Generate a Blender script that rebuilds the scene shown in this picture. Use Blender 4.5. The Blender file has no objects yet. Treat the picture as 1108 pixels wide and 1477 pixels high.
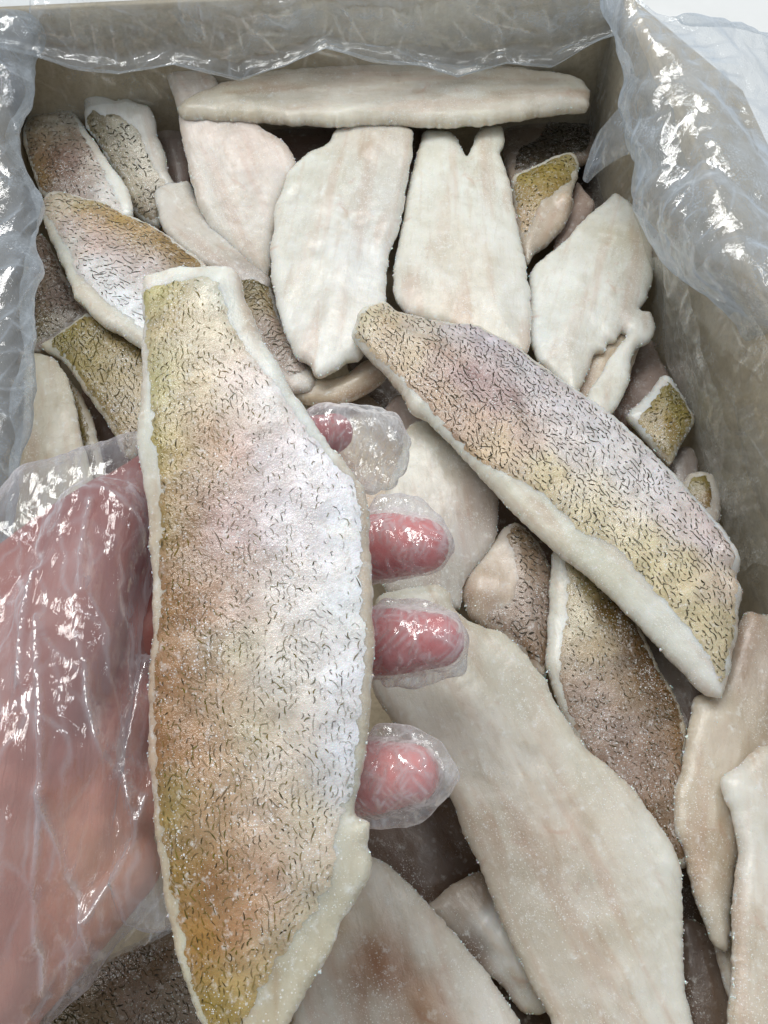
import bpy, bmesh, math
import numpy as np
from mathutils import Vector
from mathutils.geometry import delaunay_2d_cdt

# ------------------------------------------------------------------ camera, world, lamps, exposure
S = bpy.context.scene
COL = S.collection
F_PX, PITCH, DIST = 1250.0, math.radians(64), 0.40
CAM = np.array([0, -DIST*math.cos(PITCH), DIST*math.sin(PITCH)])
FW = np.array([0, math.cos(PITCH), -math.sin(PITCH)])
UP = np.array([0, math.sin(PITCH), math.cos(PITCH)])
RT = np.array([1.0, 0, 0])
cam = bpy.data.cameras.new('camera'); co = bpy.data.objects.new('camera', cam); COL.objects.link(co)
co.location = CAM; co.rotation_euler = (math.pi/2-PITCH, 0, 0)
cam.sensor_fit = 'VERTICAL'; cam.sensor_height = 24; cam.sensor_width = 18; cam.lens = F_PX/1477*24
cam.clip_start = .005; cam.clip_end = 50
S.camera = co
S.render.resolution_x, S.render.resolution_y = 768, 1024
S.view_settings.view_transform = 'Standard'; S.view_settings.look = 'None'
S.view_settings.exposure = 0.0; S.view_settings.gamma = 1
S.cycles.transparent_max_bounces = 24; S.cycles.max_bounces = 10
S.cycles.caustics_reflective = False; S.cycles.caustics_refractive = False
W = bpy.data.worlds.new('World'); S.world = W; W.use_nodes = True
W.node_tree.nodes['Background'].inputs[0].default_value = (.86, .93, 1, 1)
W.node_tree.nodes['Background'].inputs[1].default_value = .43

def lamp(name, loc, target, sx, sy, power, col):
    l = bpy.data.lights.new(name, 'AREA'); l.shape = 'RECTANGLE'; l.size = sx; l.size_y = sy
    l.energy = power; l.color = col
    o = bpy.data.objects.new(name, l); COL.objects.link(o); o.location = loc
    o.rotation_euler = (Vector(target)-Vector(loc)).to_track_quat('-Z', 'Y').to_euler()
    return o
lamp('ceiling_lamp', (-.12, .66, 1.35), (0, .10, 0), 1.0, .45, 12.5, (1, .985, .95))
lamp('glint_light', (-.75, .35, 1.5), (0, .05, 0), .12, 1.2, 8, (1, .99, .97))  # unseen strip light, added for streak highlights on the film
lamp('glint_light', (.85, .1, 1.6), (0, .05, 0), .12, 1.2, 4, (.95, .98, 1))  # second added strip, out of view, for glints on the plastic

# ------------------------------------------------------------------ maths helpers
rng = np.random.default_rng(7)
def ray(x, y): return FW + (x-554)/F_PX*RT - (y-738.5)/F_PX*UP
def at(x, y, z):
    d = ray(x, y); return CAM + d*((z-CAM[2])/d[2])
def at_y(x, y, Y):
    d = ray(x, y); return CAM + d*((Y-CAM[1])/d[1])
def hexc(h):
    c = np.array([int(h[i:i+2], 16) for i in (0, 2, 4)])/255
    return np.where(c <= .04045, c/12.92, ((c+.055)/1.055)**2.4)
PERM = np.random.default_rng(3).permutation(512)
def hsh(ix, iy, s): return PERM[(PERM[(ix+s*37) & 511] + iy) & 511]
def perlin(x, y, s=0):
    ix = np.floor(x).astype(int); iy = np.floor(y).astype(int); fx = x-ix; fy = y-iy
    u = fx*fx*fx*(fx*(fx*6-15)+10); v = fy*fy*fy*(fy*(fy*6-15)+10)
    def g(a, b):
        t = hsh(ix+a, iy+b, s)*(2*math.pi/512); return np.cos(t)*(fx-a)+np.sin(t)*(fy-b)
    n0 = g(0, 0)*(1-u)+g(1, 0)*u; n1 = g(0, 1)*(1-u)+g(1, 1)*u
    return (n0*(1-v)+n1*v)*1.5
def fbm(x, y, s=0, o=3):
    r = 0; a = 1
    for k in range(o):
        r = r+a*perlin(x*2**k+k*7.3, y*2**k-k*3.1, s+k*5); a *= .5
    return r
def perlin3(p, sc, s=0):
    x, y, z = p[:, 0]*sc, p[:, 1]*sc, p[:, 2]*sc
    return (perlin(x+.7*z, y-.4*z, s)+perlin(y+.5*x, z, s+11)+perlin(z+.3*y, x, s+23))/2
def catmull(P, per_len, closed=True):
    P = np.asarray(P, float); n = len(P); out = []
    for i in range(n if closed else n-1):
        if closed: p0, p1, p2, p3 = P[i-1], P[i], P[(i+1) % n], P[(i+2) % n]
        else: p0, p1, p2, p3 = P[max(i-1, 0)], P[i], P[i+1], P[min(i+2, n-1)]
        k = max(2, int(np.linalg.norm(p2-p1)/per_len))
        t = np.linspace(0, 1, k, endpoint=False)[:, None]
        # centripetal-ish: tension .4 keeps corners
        m1 = (p2-p0)*.4; m2 = (p3-p1)*.4
        l = np.linalg.norm(p2-p1)
        for m in (m1, m2):
            ml = np.linalg.norm(m)
            if ml > l: m *= l/ml
        h = (2*t**3-3*t**2+1)*p1+(t**3-2*t**2+t)*m1+(-2*t**3+3*t**2)*p2+(t**3-t**2)*m2
        out.append(h)
    if not closed: out.append(P[-1:])
    return np.concatenate(out)
def poly_dist(q, poly):
    a = poly; b = np.roll(poly, -1, 0); ab = b-a; L = (ab**2).sum(1)+1e-18
    out = np.empty(len(q))
    for i in range(0, len(q), 4000):
        p = q[i:i+4000, None, :]-a[None]
        t = np.clip((p*ab).sum(2)/L, 0, 1)
        out[i:i+4000] = np.sqrt((((p-t[..., None]*ab)**2).sum(2)).min(1))
    return out
def inside(q, poly):
    x, y = q[:, 0], q[:, 1]; r = np.zeros(len(q), bool)
    a = poly; b = np.roll(poly, -1, 0)
    for (x1, y1), (x2, y2) in zip(a, b):
        if y1 == y2: continue
        c = (y1 > y) != (y2 > y)
        r ^= c & (x < (x2-x1)*(y-y1)/(y2-y1)+x1)
    return r
def idw(q, pts, vals, s):
    d = ((q[:, None, :]-pts[None])**2).sum(2)
    w = 1/(d+s*s)**1.7
    w /= w.sum(1, keepdims=True)
    return w@vals

def mesh_obj(name, v, f, mat, parent=None, smooth=True, cols=None, fl=None):
    me = bpy.data.meshes.new(name)
    me.from_pydata([tuple(p) for p in v], [], f)
    if smooth: me.polygons.foreach_set('use_smooth', np.ones(len(me.polygons), bool))
    if cols is not None:
        a = me.attributes.new('pig', 'FLOAT_COLOR', 'POINT')
        a.data.foreach_set('color', np.c_[cols, np.ones(len(cols))].astype(np.float32).ravel())
    for k, x in (fl or {}).items():
        me.attributes.new(k, 'FLOAT', 'POINT').data.foreach_set('value', np.asarray(x, np.float32))
    me.materials.append(mat); me.update()
    o = bpy.data.objects.new(name, me); COL.objects.link(o)
    if parent is not None: o.parent = parent
    return o
def tag(o, label=None, cat=None, group=None, kind=None):
    if label: o['label'] = label
    if cat: o['category'] = cat
    if group: o['group'] = group
    if kind: o['kind'] = kind
    return o

# ------------------------------------------------------------------ materials
def newmat(name):
    m = bpy.data.materials.new(name); m.use_nodes = True
    nt = m.node_tree; nt.nodes.clear()
    out = nt.nodes.new('ShaderNodeOutputMaterial')
    def N(t, **kw):
        n = nt.nodes.new(t)
        for k, v in kw.items():
            if k.startswith('i_'):
                n.inputs[k[2:].replace('_', ' ')].default_value = v
            else: setattr(n, k, v)
        return n
    def Lk(a, b): nt.links.new(a, b)
    return m, N, Lk, out
def noise(N, Lk, co, scale, detail=4, rough=.55, dist=0):
    n = N('ShaderNodeTexNoise'); n.inputs['Scale'].default_value = scale
    n.inputs['Detail'].default_value = detail; n.inputs['Roughness'].default_value = rough
    n.inputs['Distortion'].default_value = dist
    Lk(co, n.inputs['Vector']); return n
def ramp(N, Lk, src, a, b, va=0, vb=1):
    r = N('ShaderNodeMapRange'); r.interpolation_type = 'SMOOTHSTEP'
    r.inputs[1].default_value = a; r.inputs[2].default_value = b
    r.inputs[3].default_value = va; r.inputs[4].default_value = vb
    Lk(src, r.inputs[0]); return r.outputs[0]
def mixc(N, Lk, fac, a, b, mode='MIX'):
    m = N('ShaderNodeMix'); m.data_type = 'RGBA'; m.blend_type = mode
    for s, v in ((0, fac), (6, a), (7, b)):
        if isinstance(v, (int, float)): m.inputs[s].default_value = v
        elif isinstance(v, tuple): m.inputs[s].default_value = v
        else: Lk(v, m.inputs[s])
    return m.outputs[2]
def math_(N, Lk, op, a, b):
    m = N('ShaderNodeMath'); m.operation = op
    for s, v in ((0, a), (1, b)):
        if isinstance(v, (int, float)): m.inputs[s].default_value = v
        else: Lk(v, m.inputs[s])
    return m.outputs[0]

def grains(N, Lk, tc, scale, rad, mask_scale, lo, hi):
    """tiny separate ice grains, gathered in patches"""
    v = N('ShaderNodeTexVoronoi'); v.inputs['Scale'].default_value = scale; Lk(tc, v.inputs['Vector'])
    sx = N('ShaderNodeSeparateColor'); Lk(v.outputs['Color'], sx.inputs[0])
    r = math_(N, Lk, 'MULTIPLY', math_(N, Lk, 'POWER', sx.outputs[0], 3.0), rad)
    dot = ramp(N, Lk, math_(N, Lk, 'SUBTRACT', r, v.outputs['Distance']), 0, .10)
    mk = noise(N, Lk, tc, mask_scale, 4, .65)
    return math_(N, Lk, 'MULTIPLY', dot, ramp(N, Lk, mk.outputs[0], lo, hi))
def flesh_mat():
    m, N, Lk, out = newmat('frozen_flesh')
    tc = N('ShaderNodeTexCoord').outputs['Object']
    pig = N('ShaderNodeAttribute', attribute_name='pig'); edge = N('ShaderNodeAttribute', attribute_name='edge')
    p = N('ShaderNodeBsdfPrincipled')
    n1 = noise(N, Lk, tc, 55, 5, .6, .4); n2 = noise(N, Lk, tc, 260, 4, .6); n3 = noise(N, Lk, tc, 1300, 2, .6)
    c = mixc(N, Lk, ramp(N, Lk, n1.outputs[0], .35, .7, 0, .5), pig.outputs['Color'], (.74, .70, .62, 1), 'MULTIPLY')
    # long muscle bands and fine fibre streaks
    mp = N('ShaderNodeMapping'); mp.inputs['Scale'].default_value = (13, 95, 40); Lk(tc, mp.inputs[0])
    n6 = noise(N, Lk, mp.outputs[0], 1, 3, .5, .5)
    c = mixc(N, Lk, ramp(N, Lk, n6.outputs[0], .46, .70, 0, .62), c, (.84, .68, .61, 1), 'MULTIPLY')
    mp2 = N('ShaderNodeMapping'); mp2.inputs['Scale'].default_value = (90, 420, 90); mp2.inputs['Rotation'].default_value = (0, 0, .5); Lk(tc, mp2.inputs[0])
    n4 = noise(N, Lk, mp2.outputs[0], 1, 3, .5, .6)
    c = mixc(N, Lk, ramp(N, Lk, n4.outputs[0], .53, .72, 0, .2), c, (.70, .62, .52, 1), 'MULTIPLY')
    # seam along the middle of the fillet, wandering and broken
    sx = N('ShaderNodeSeparateXYZ'); Lk(tc, sx.inputs[0])
    yw = math_(N, Lk, 'ADD', sx.outputs[1], math_(N, Lk, 'MULTIPLY', math_(N, Lk, 'SUBTRACT', n1.outputs[0], .5), .012))
    seam = math_(N, Lk, 'MULTIPLY', ramp(N, Lk, math_(N, Lk, 'ABSOLUTE', yw, 0), .0, .0026, 1, 0), ramp(N, Lk, n6.outputs[0], .40, .56))
    c = mixc(N, Lk, math_(N, Lk, 'MULTIPLY', seam, .42), c, (.80, .66, .54, 1), 'MULTIPLY')
    # a few small pink bruises
    nb = noise(N, Lk, tc, 85, 2, .5, .8)
    c = mixc(N, Lk, ramp(N, Lk, nb.outputs[0], .66, .80, 0, .45), c, (.86, .62, .55, 1), 'MULTIPLY')
    # frost bloom in patches, a thin line of it at the rim
    e = ramp(N, Lk, edge.outputs['Fac'], 0, 1.0, .12, 0)
    fr = ramp(N, Lk, math_(N, Lk, 'ADD', n2.outputs[0], e), .54, .80, 0, .65)
    c = mixc(N, Lk, fr, c, (.78, .79, .775, 1))
    g1 = grains(N, Lk, tc, 1250, .46, 28, .44, .62)
    g2 = grains(N, Lk, tc, 2000, .62, 36, .47, .62)
    gg = math_(N, Lk, 'MAXIMUM', g1, g2)
    c = mixc(N, Lk, math_(N, Lk, 'MULTIPLY', gg, .6), c, (.88, .89, .88, 1))
    Lk(c, p.inputs['Base Color'])
    p.inputs['Subsurface Weight'].default_value = .85; p.inputs['Subsurface Scale'].default_value = .0075
    p.inputs['Subsurface Radius'].default_value = (1, .8, .6)
    Lk(ramp(N, Lk, n2.outputs[0], .3, .7, .25, .5), p.inputs['Roughness'])
    p.inputs['Specular IOR Level'].default_value = .45
    p.inputs['Coat Weight'].default_value = .42; p.inputs['Coat Roughness'].default_value = .27
    h = math_(N, Lk, 'ADD', math_(N, Lk, 'MULTIPLY', n2.outputs[0], .55), math_(N, Lk, 'MULTIPLY', n3.outputs[0], .28))
    h = math_(N, Lk, 'ADD', h, math_(N, Lk, 'MULTIPLY', n4.outputs[0], .45))
    h = math_(N, Lk, 'ADD', h, math_(N, Lk, 'MULTIPLY', gg, .45))
    b = N('ShaderNodeBump'); b.inputs['Strength'].default_value = .36; b.inputs['Distance'].default_value = .0008
    Lk(h, b.inputs['Height']); Lk(b.outputs[0], p.inputs['Normal']); Lk(b.outputs[0], p.inputs['Coat Normal'])
    Lk(p.outputs[0], out.inputs[0]); return m
def skin_mat():
    m, N, Lk, out = newmat('fish_skin')
    tc = N('ShaderNodeTexCoord').outputs['Object']
    pig = N('ShaderNodeAttribute', attribute_name='pig')
    p = N('ShaderNodeBsdfPrincipled')
    n1 = noise(N, Lk, tc, 130, 5, .65, .5); n2 = noise(N, Lk, tc, 620, 3, .6); n3 = noise(N, Lk, tc, 1700, 2, .6)
    c = mixc(N, Lk, ramp(N, Lk, n1.outputs[0], .38, .68, 0, .4), pig.outputs['Color'], (.62, .55, .44, 1), 'MULTIPLY')
    c = mixc(N, Lk, ramp(N, Lk, n2.outputs[0], .5, .68, 0, .35), c, (.58, .52, .43, 1), 'MULTIPLY')
    n5 = noise(N, Lk, tc, 330, 4, .65)
    c = mixc(N, Lk, ramp(N, Lk, n5.outputs[0], .54, .76, 0, .50), c, (.78, .78, .77, 1))
    gg = math_(N, Lk, 'MAXIMUM', grains(N, Lk, tc, 1200, .55, 60, .42, .66), grains(N, Lk, tc, 2100, .6, 80, .42, .64))
    c = mixc(N, Lk, math_(N, Lk, 'MULTIPLY', gg, .75), c, (.88, .89, .90, 1))
    Lk(c, p.inputs['Base Color'])
    p.inputs['Subsurface Weight'].default_value = .15; p.inputs['Subsurface Scale'].default_value = .002
    Lk(ramp(N, Lk, n5.outputs[0], .35, .7, .2, .5), p.inputs['Roughness'])
    p.inputs['Specular IOR Level'].default_value = .55
    p.inputs['Coat Weight'].default_value = .45; p.inputs['Coat Roughness'].default_value = .12
    # low scale relief under the ice
    v = N('ShaderNodeTexVoronoi'); v.inputs['Scale'].default_value = 420; Lk(tc, v.inputs['Vector'])
    h = math_(N, Lk, 'ADD', math_(N, Lk, 'MULTIPLY', n2.outputs[0], .8), math_(N, Lk, 'MULTIPLY', n3.outputs[0], .5))
    h = math_(N, Lk, 'ADD', h, math_(N, Lk, 'MULTIPLY', v.outputs['Distance'], .2))
    h = math_(N, Lk, 'ADD', h, math_(N, Lk, 'MULTIPLY', gg, .6))
    b = N('ShaderNodeBump'); b.inputs['Strength'].default_value = .5; b.inputs['Distance'].default_value = .0006
    Lk(h, b.inputs['Height']); Lk(b.outputs[0], p.inputs['Normal']); Lk(b.outputs[0], p.inputs['Coat Normal'])
    Lk(p.outputs[0], out.inputs[0]); return m
def mark_mat():
    m, N, Lk, out = newmat('scale_pigment')
    pig = N('ShaderNodeAttribute', attribute_name='pig'); p = N('ShaderNodeBsdfPrincipled')
    Lk(pig.outputs['Color'], p.inputs['Base Color']); p.inputs['Roughness'].default_value = .7; p.inputs['Specular IOR Level'].default_value = .12
    Lk(p.outputs[0], out.inputs[0]); return m
def frost_mat():
    m, N, Lk, out = newmat('ice_grains'); p = N('ShaderNodeBsdfPrincipled')
    p.inputs['Base Color'].default_value = (.86, .87, .86, 1); p.inputs['Roughness'].default_value = .22
    p.inputs['Specular IOR Level'].default_value = .8
    p.inputs['Subsurface Weight'].default_value = .5; p.inputs['Subsurface Scale'].default_value = .001
    Lk(p.outputs[0], out.inputs[0]); return m
def film_mat(name, haze, tint, facet=.22, sc1=70, sc2=320, gl=.16, stretch=(1, 1, 1), frost=0, fold=.4):
    m, N, Lk, out = newmat(name)
    tc0 = N('ShaderNodeTexCoord').outputs['Object']
    mp = N('ShaderNodeMapping'); mp.inputs['Scale'].default_value = stretch; Lk(tc0, mp.inputs[0]); tc = mp.outputs[0]
    # wobble so facets are not clean cells
    nw = noise(N, Lk, tc, 90, 3, .6)
    vm = N('ShaderNodeVectorMath'); vm.operation = 'SCALE'; vm.inputs['Scale'].default_value = .012
    Lk(nw.outputs['Color'], vm.inputs[0])
    va = N('ShaderNodeVectorMath'); va.operation = 'ADD'; Lk(tc, va.inputs[0]); Lk(vm.outputs[0], va.inputs[1])
    geo = N('ShaderNodeNewGeometry')
    acc = geo.outputs['Normal']
    for sc, k in ((sc1, facet), (sc2, facet*.8)):
        v = N('ShaderNodeTexVoronoi'); v.inputs['Scale'].default_value = sc; Lk(va.outputs[0], v.inputs['Vector'])
        s = N('ShaderNodeVectorMath'); s.operation = 'SUBTRACT'; s.inputs[1].default_value = (.5, .5, .5); Lk(v.outputs['Color'], s.inputs[0])
        k_ = N('ShaderNodeVectorMath'); k_.operation = 'SCALE'; k_.inputs['Scale'].default_value = k; Lk(s.outputs[0], k_.inputs[0])
        a = N('ShaderNodeVectorMath'); a.operation = 'ADD'; Lk(acc, a.inputs[0]); Lk(k_.outputs[0], a.inputs[1]); acc = a.outputs[0]
    nz = N('ShaderNodeVectorMath'); nz.operation = 'NORMALIZE'; Lk(acc, nz.inputs[0])
    n2 = noise(N, Lk, tc, 500, 3, .6, .5)
    b = N('ShaderNodeBump'); b.inputs['Strength'].default_value = .35; b.inputs['Distance'].default_value = .0006
    Lk(n2.outputs[0], b.inputs['Height']); Lk(nz.outputs[0], b.inputs['Normal'])
    tr = N('ShaderNodeBsdfTransparent'); tr.inputs[0].default_value = (.97, .98, .98, 1)
    df = N('ShaderNodeBsdfDiffuse'); df.inputs[0].default_value = tint
    tl = N('ShaderNodeBsdfTranslucent'); tl.inputs[0].default_value = tint
    dm = N('ShaderNodeMixShader'); dm.inputs[0].default_value = .35; Lk(df.outputs[0], dm.inputs[1]); Lk(tl.outputs[0], dm.inputs[2])
    g = N('ShaderNodeBsdfGlossy'); g.inputs['Roughness'].default_value = .065; g.inputs[0].default_value = (1, 1, 1, 1)
    Lk(b.outputs[0], g.inputs['Normal']); Lk(b.outputs[0], df.inputs['Normal'])
    lw = N('ShaderNodeLayerWeight'); lw.inputs[0].default_value = .5; Lk(b.outputs[0], lw.inputs['Normal'])
    # longer path through the film at grazing angles: 1-(1-h)^(1/cos)
    cosv = math_(N, Lk, 'MAXIMUM', math_(N, Lk, 'SUBTRACT', 1.0, lw.outputs['Facing']), .12)
    cl = noise(N, Lk, tc0, 35, 4, .6, .6)
    hz = ramp(N, Lk, cl.outputs[0], .3, .7, haze*.75, haze*1.2)
    if frost:
        f1 = noise(N, Lk, tc0, 55, 4, .65, .3); f2 = noise(N, Lk, tc0, 900, 2, .7)
        ff = math_(N, Lk, 'MULTIPLY', ramp(N, Lk, f1.outputs[0], .5, .68, 0, 1), ramp(N, Lk, f2.outputs[0], .48, .66, .1, 1))
        hz = math_(N, Lk, 'ADD', hz, math_(N, Lk, 'MULTIPLY', ff, frost))
    fo = N('ShaderNodeAttribute', attribute_name='fold')
    hz = math_(N, Lk, 'ADD', hz, math_(N, Lk, 'MULTIPLY', fo.outputs['Fac'], fold))
    hz = math_(N, Lk, 'MINIMUM', hz, .93)
    pw = math_(N, Lk, 'POWER', math_(N, Lk, 'SUBTRACT', 1.0, hz), math_(N, Lk, 'DIVIDE', 1.0, cosv))
    m1 = N('ShaderNodeMixShader'); Lk(pw, m1.inputs[0]); Lk(dm.outputs[0], m1.inputs[1]); Lk(tr.outputs[0], m1.inputs[2])
    fr = math_(N, Lk, 'ADD', math_(N, Lk, 'MULTIPLY', math_(N, Lk, 'POWER', lw.outputs['Facing'], 3.0), .28), math_(N, Lk, 'ADD', math_(N, Lk, 'MULTIPLY', fo.outputs['Fac'], .22), gl))
    m2 = N('ShaderNodeMixShader'); Lk(fr, m2.inputs[0]); Lk(m1.outputs[0], m2.inputs[1]); Lk(g.outputs[0], m2.inputs[2])
    Lk(m2.outputs[0], out.inputs[0]); return m
def hand_mat():
    m, N, Lk, out = newmat('hand_skin')
    tc = N('ShaderNodeTexCoord').outputs['Object']; pig = N('ShaderNodeAttribute', attribute_name='pig')
    p = N('ShaderNodeBsdfPrincipled'); n1 = noise(N, Lk, tc, 90, 4, .6, .3); n2 = noise(N, Lk, tc, 900, 3, .6)
    c = mixc(N, Lk, ramp(N, Lk, n1.outputs[0], .35, .7, 0, .4), pig.outputs['Color'], (.85, .60, .56, 1), 'MULTIPLY')
    Lk(c, p.inputs['Base Color']); p.inputs['Roughness'].default_value = .5
    p.inputs['Subsurface Weight'].default_value = .3; p.inputs['Subsurface Scale'].default_value = .004
    p.inputs['Subsurface Radius'].default_value = (1, .35, .25)
    mp = N('ShaderNodeMapping'); mp.inputs['Scale'].default_value = (300, 60, 120); mp.inputs['Rotation'].default_value = (0, 0, .25); Lk(tc, mp.inputs[0])
    n3 = noise(N, Lk, mp.outputs[0], 1, 4, .6, 1.2)
    b = N('ShaderNodeBump'); b.inputs['Strength'].default_value = .3; b.inputs['Distance'].default_value = .0012
    Lk(math_(N, Lk, 'ADD', n3.outputs[0], math_(N, Lk, 'MULTIPLY', n2.outputs[0], .3)), b.inputs['Height']); Lk(b.outputs[0], p.inputs['Normal'])
    Lk(p.outputs[0], out.inputs[0]); return m
def card_mat():
    m, N, Lk, out = newmat('cardboard')
    tc = N('ShaderNodeTexCoord').outputs['Object']
    p = N('ShaderNodeBsdfPrincipled'); n1 = noise(N, Lk, tc, 18, 5, .6, .5); n2 = noise(N, Lk, tc, 400, 3, .6)
    c = mixc(N, Lk, ramp(N, Lk, n1.outputs[0], .35, .7), (.42, .345, .23, 1), (.53, .455, .33, 1))
    c = mixc(N, Lk, ramp(N, Lk, n2.outputs[0], .4, .7, 0, .3), c, (.20, .17, .12, 1))
    Lk(c, p.inputs['Base Color']); p.inputs['Roughness'].default_value = .8
    Lk(p.outputs[0], out.inputs[0]); return m
def table_mat():
    m, N, Lk, out = newmat('white_laminate')
    tc = N('ShaderNodeTexCoord').outputs['Object']
    p = N('ShaderNodeBsdfPrincipled'); n1 = noise(N, Lk, tc, 30, 5, .6)
    Lk(mixc(N, Lk, n1.outputs[0], (.74, .75, .74, 1), (.86, .87, .87, 1)), p.inputs['Base Color'])
    p.inputs['Roughness'].default_value = .35; Lk(p.outputs[0], out.inputs[0]); return m

M_FLESH, M_SKIN, M_MARK, M_FROST = flesh_mat(), skin_mat(), mark_mat(), frost_mat()
M_HAND, M_CARD, M_TABLE = hand_mat(), card_mat(), table_mat()
M_BAG = film_mat('bag_film', .22, (.64, .725, .83, 1), .24, 38, 170, .10, (1.3, .8, 1), .25, .2)
M_FAR = film_mat('bag_film_clear', .17, (.68, .745, .82, 1), .30, 28, 140, .10, (1, 1, 1), .18, .16)
M_LINER = film_mat('bag_film_frosted', .085, (.72, .72, .68, 1), .14, 40, 200, .05, (1, 1, .4), .42, .16)
M_GLOVE = film_mat('glove_film', .085, (.80, .80, .86, 1), .34, 60, 240, .085, (2.4, .45, 1), 0, .26)
M_TIP = film_mat('glove_film_tight', .12, (.93, .94, .97, 1), .42, 300, 900, .03, (1, .45, 1), 0, .34)

# ------------------------------------------------------------------ table and box
def box_bm(c, ax, hx, hy, hz):
    """box centred at c, x axis turned by ax"""
    ca, sa = math.cos(ax), math.sin(ax); v = []
    for k in (-1, 1):
        for j in (-1, 1):
            for i in (-1, 1):
                x, y = i*hx, j*hy
                v.append((c[0]+ca*x-sa*y, c[1]+sa*x+ca*y, c[2]+k*hz))
    f = [(0, 2, 3, 1), (4, 5, 7, 6), (0, 1, 5, 4), (2, 6, 7, 3), (0, 4, 6, 2), (1, 3, 7, 5)]
    return v, f
FLOOR_Z, RIM_Z = -.085, .069
A_ = at(45, 200, -.01)[:2]; B_ = at(855, 175, -.01)[:2]; C_ = at(1100, 880, -.01)[:2]
dirR = (C_-B_)/np.linalg.norm(C_-B_)
Cn = B_+dirR*.50; Dn = A_+dirR*.50+np.array([-.02, 0])
tv, tf = box_bm((0, .1, FLOOR_Z-.03), 0, 1.2, 1.2, .02)
tag(mesh_obj('table', tv, tf, M_TABLE, smooth=False), kind='structure')
box = bpy.data.objects.new('cardboard_box', None); COL.objects.link(box)
tag(box, 'open brown cardboard box holding the frozen fillets, lined with clear plastic', 'box')
def wall(name, p, q, th=.004):
    """inner face runs p->q, grown outward (left of p->q), bowed slightly"""
    d = (q-p)/np.linalg.norm(q-p); n = np.array([-d[1], d[0]])
    nx, nz = 24, 8; V = []; F = []
    for side in (0, 1):
        for k in range(nz+1):
            for i in range(nx+1):
                t = i/nx; s = k/nz
                bow = .004*math.sin(math.pi*t)*s
                P = p+(q-p)*t+n*(bow+side*th)
                V.append((P[0], P[1], FLOOR_Z+(RIM_Z-FLOOR_Z)*s))
    idx = lambda s, k, i: s*(nz+1)*(nx+1)+k*(nx+1)+i
    for k in range(nz):
        for i in range(nx):
            F.append((idx(0, k, i), idx(0, k+1, i), idx(0, k+1, i+1), idx(0, k, i+1)))
            F.append((idx(1, k, i), idx(1, k, i+1), idx(1, k+1, i+1), idx(1, k+1, i)))
    for i in range(nx): F.append((idx(0, nz, i), idx(1, nz, i), idx(1, nz, i+1), idx(0, nz, i+1)))
    for k in range(nz):
        F.append((idx(0, k, 0), idx(1, k, 0), idx(1, k+1, 0), idx(0, k+1, 0)))
        F.append((idx(0, k, nx), idx(0, k+1, nx), idx(1, k+1, nx), idx(1, k, nx)))
    return mesh_obj(name, V, F, M_CARD, box)
wall('wall_panel', A_, B_); wall('wall_panel', B_, Cn); wall('wall_panel', Dn, A_); wall('wall_panel', Cn, Dn)
def flap(p, q, ln, slope):
    """box flap folded outwards over the rim"""
    d = (q-p)/np.linalg.norm(q-p); n = np.array([-d[1], d[0]]); V = []
    for s in (0, .004):
        for t, r in ((.01, .005), (.99, .005), (.985, ln), (.015, ln)):
            P = p+(q-p)*t+n*r; V.append((P[0], P[1], RIM_Z-.001-s-(r-.005)*slope))
    mesh_obj('flap_panel', V, [(0, 1, 2, 3), (7, 6, 5, 4)]+[(i, i+4, (i+1) % 4+4, (i+1) % 4) for i in range(4)], M_CARD, box, smooth=False)
flap(A_, B_, .028, .9); flap(B_, Cn, .085, .75); flap(Dn, A_, .085, .75)
fl = [(*A_, FLOOR_Z), (*Dn, FLOOR_Z), (*Cn, FLOOR_Z), (*B_, FLOOR_Z)]
fl2 = [(x, y, z-.004) for x, y, z in fl]
mesh_obj('bottom_panel', fl+fl2, [(0, 1, 2, 3), (7, 6, 5, 4)]+[(i, i+4, (i+1) % 4+4, (i+1) % 4) for i in range(4)], M_CARD, box, smooth=False)

# ------------------------------------------------------------------ fillets
GROUP = 'frozen fish fillets piled in the box'
def octa(n, sizes, P, rs):
    base = np.array([(1, 0, 0), (-1, 0, 0), (0, 1, 0), (0, -1, 0), (0, 0, 1), (0, 0, -1)], float)
    jit = rs.uniform(.55, 1.3, (n, 6, 1)); off = rs.normal(0, .25, (n, 6, 3))
    V = (base[None]*jit+off)*sizes[:, None, None]
    a = rs.uniform(0, 6.28, n); ca, sa = np.cos(a), np.sin(a)
    X = V[..., 0]*ca[:, None]-V[..., 1]*sa[:, None]; Y = V[..., 0]*sa[:, None]+V[..., 1]*ca[:, None]
    V = np.stack([X, Y, V[..., 2]], 2)+P[:, None, :]
    f = np.array([(0, 2, 4), (2, 1, 4), (1, 3, 4), (3, 0, 4), (2, 0, 5), (1, 2, 5), (3, 1, 5), (0, 3, 5)])
    Fc = (f[None]+(np.arange(n)*6)[:, None, None]).reshape(-1, 3)
    return V.reshape(-1, 3), Fc.tolist()
def tri(points, edges):
    r = delaunay_2d_cdt([Vector(p) for p in points], edges, [], 1, 1e-7)
    return np.array([tuple(v) for v in r[0]]), [tuple(f) for f in r[2]]
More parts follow.
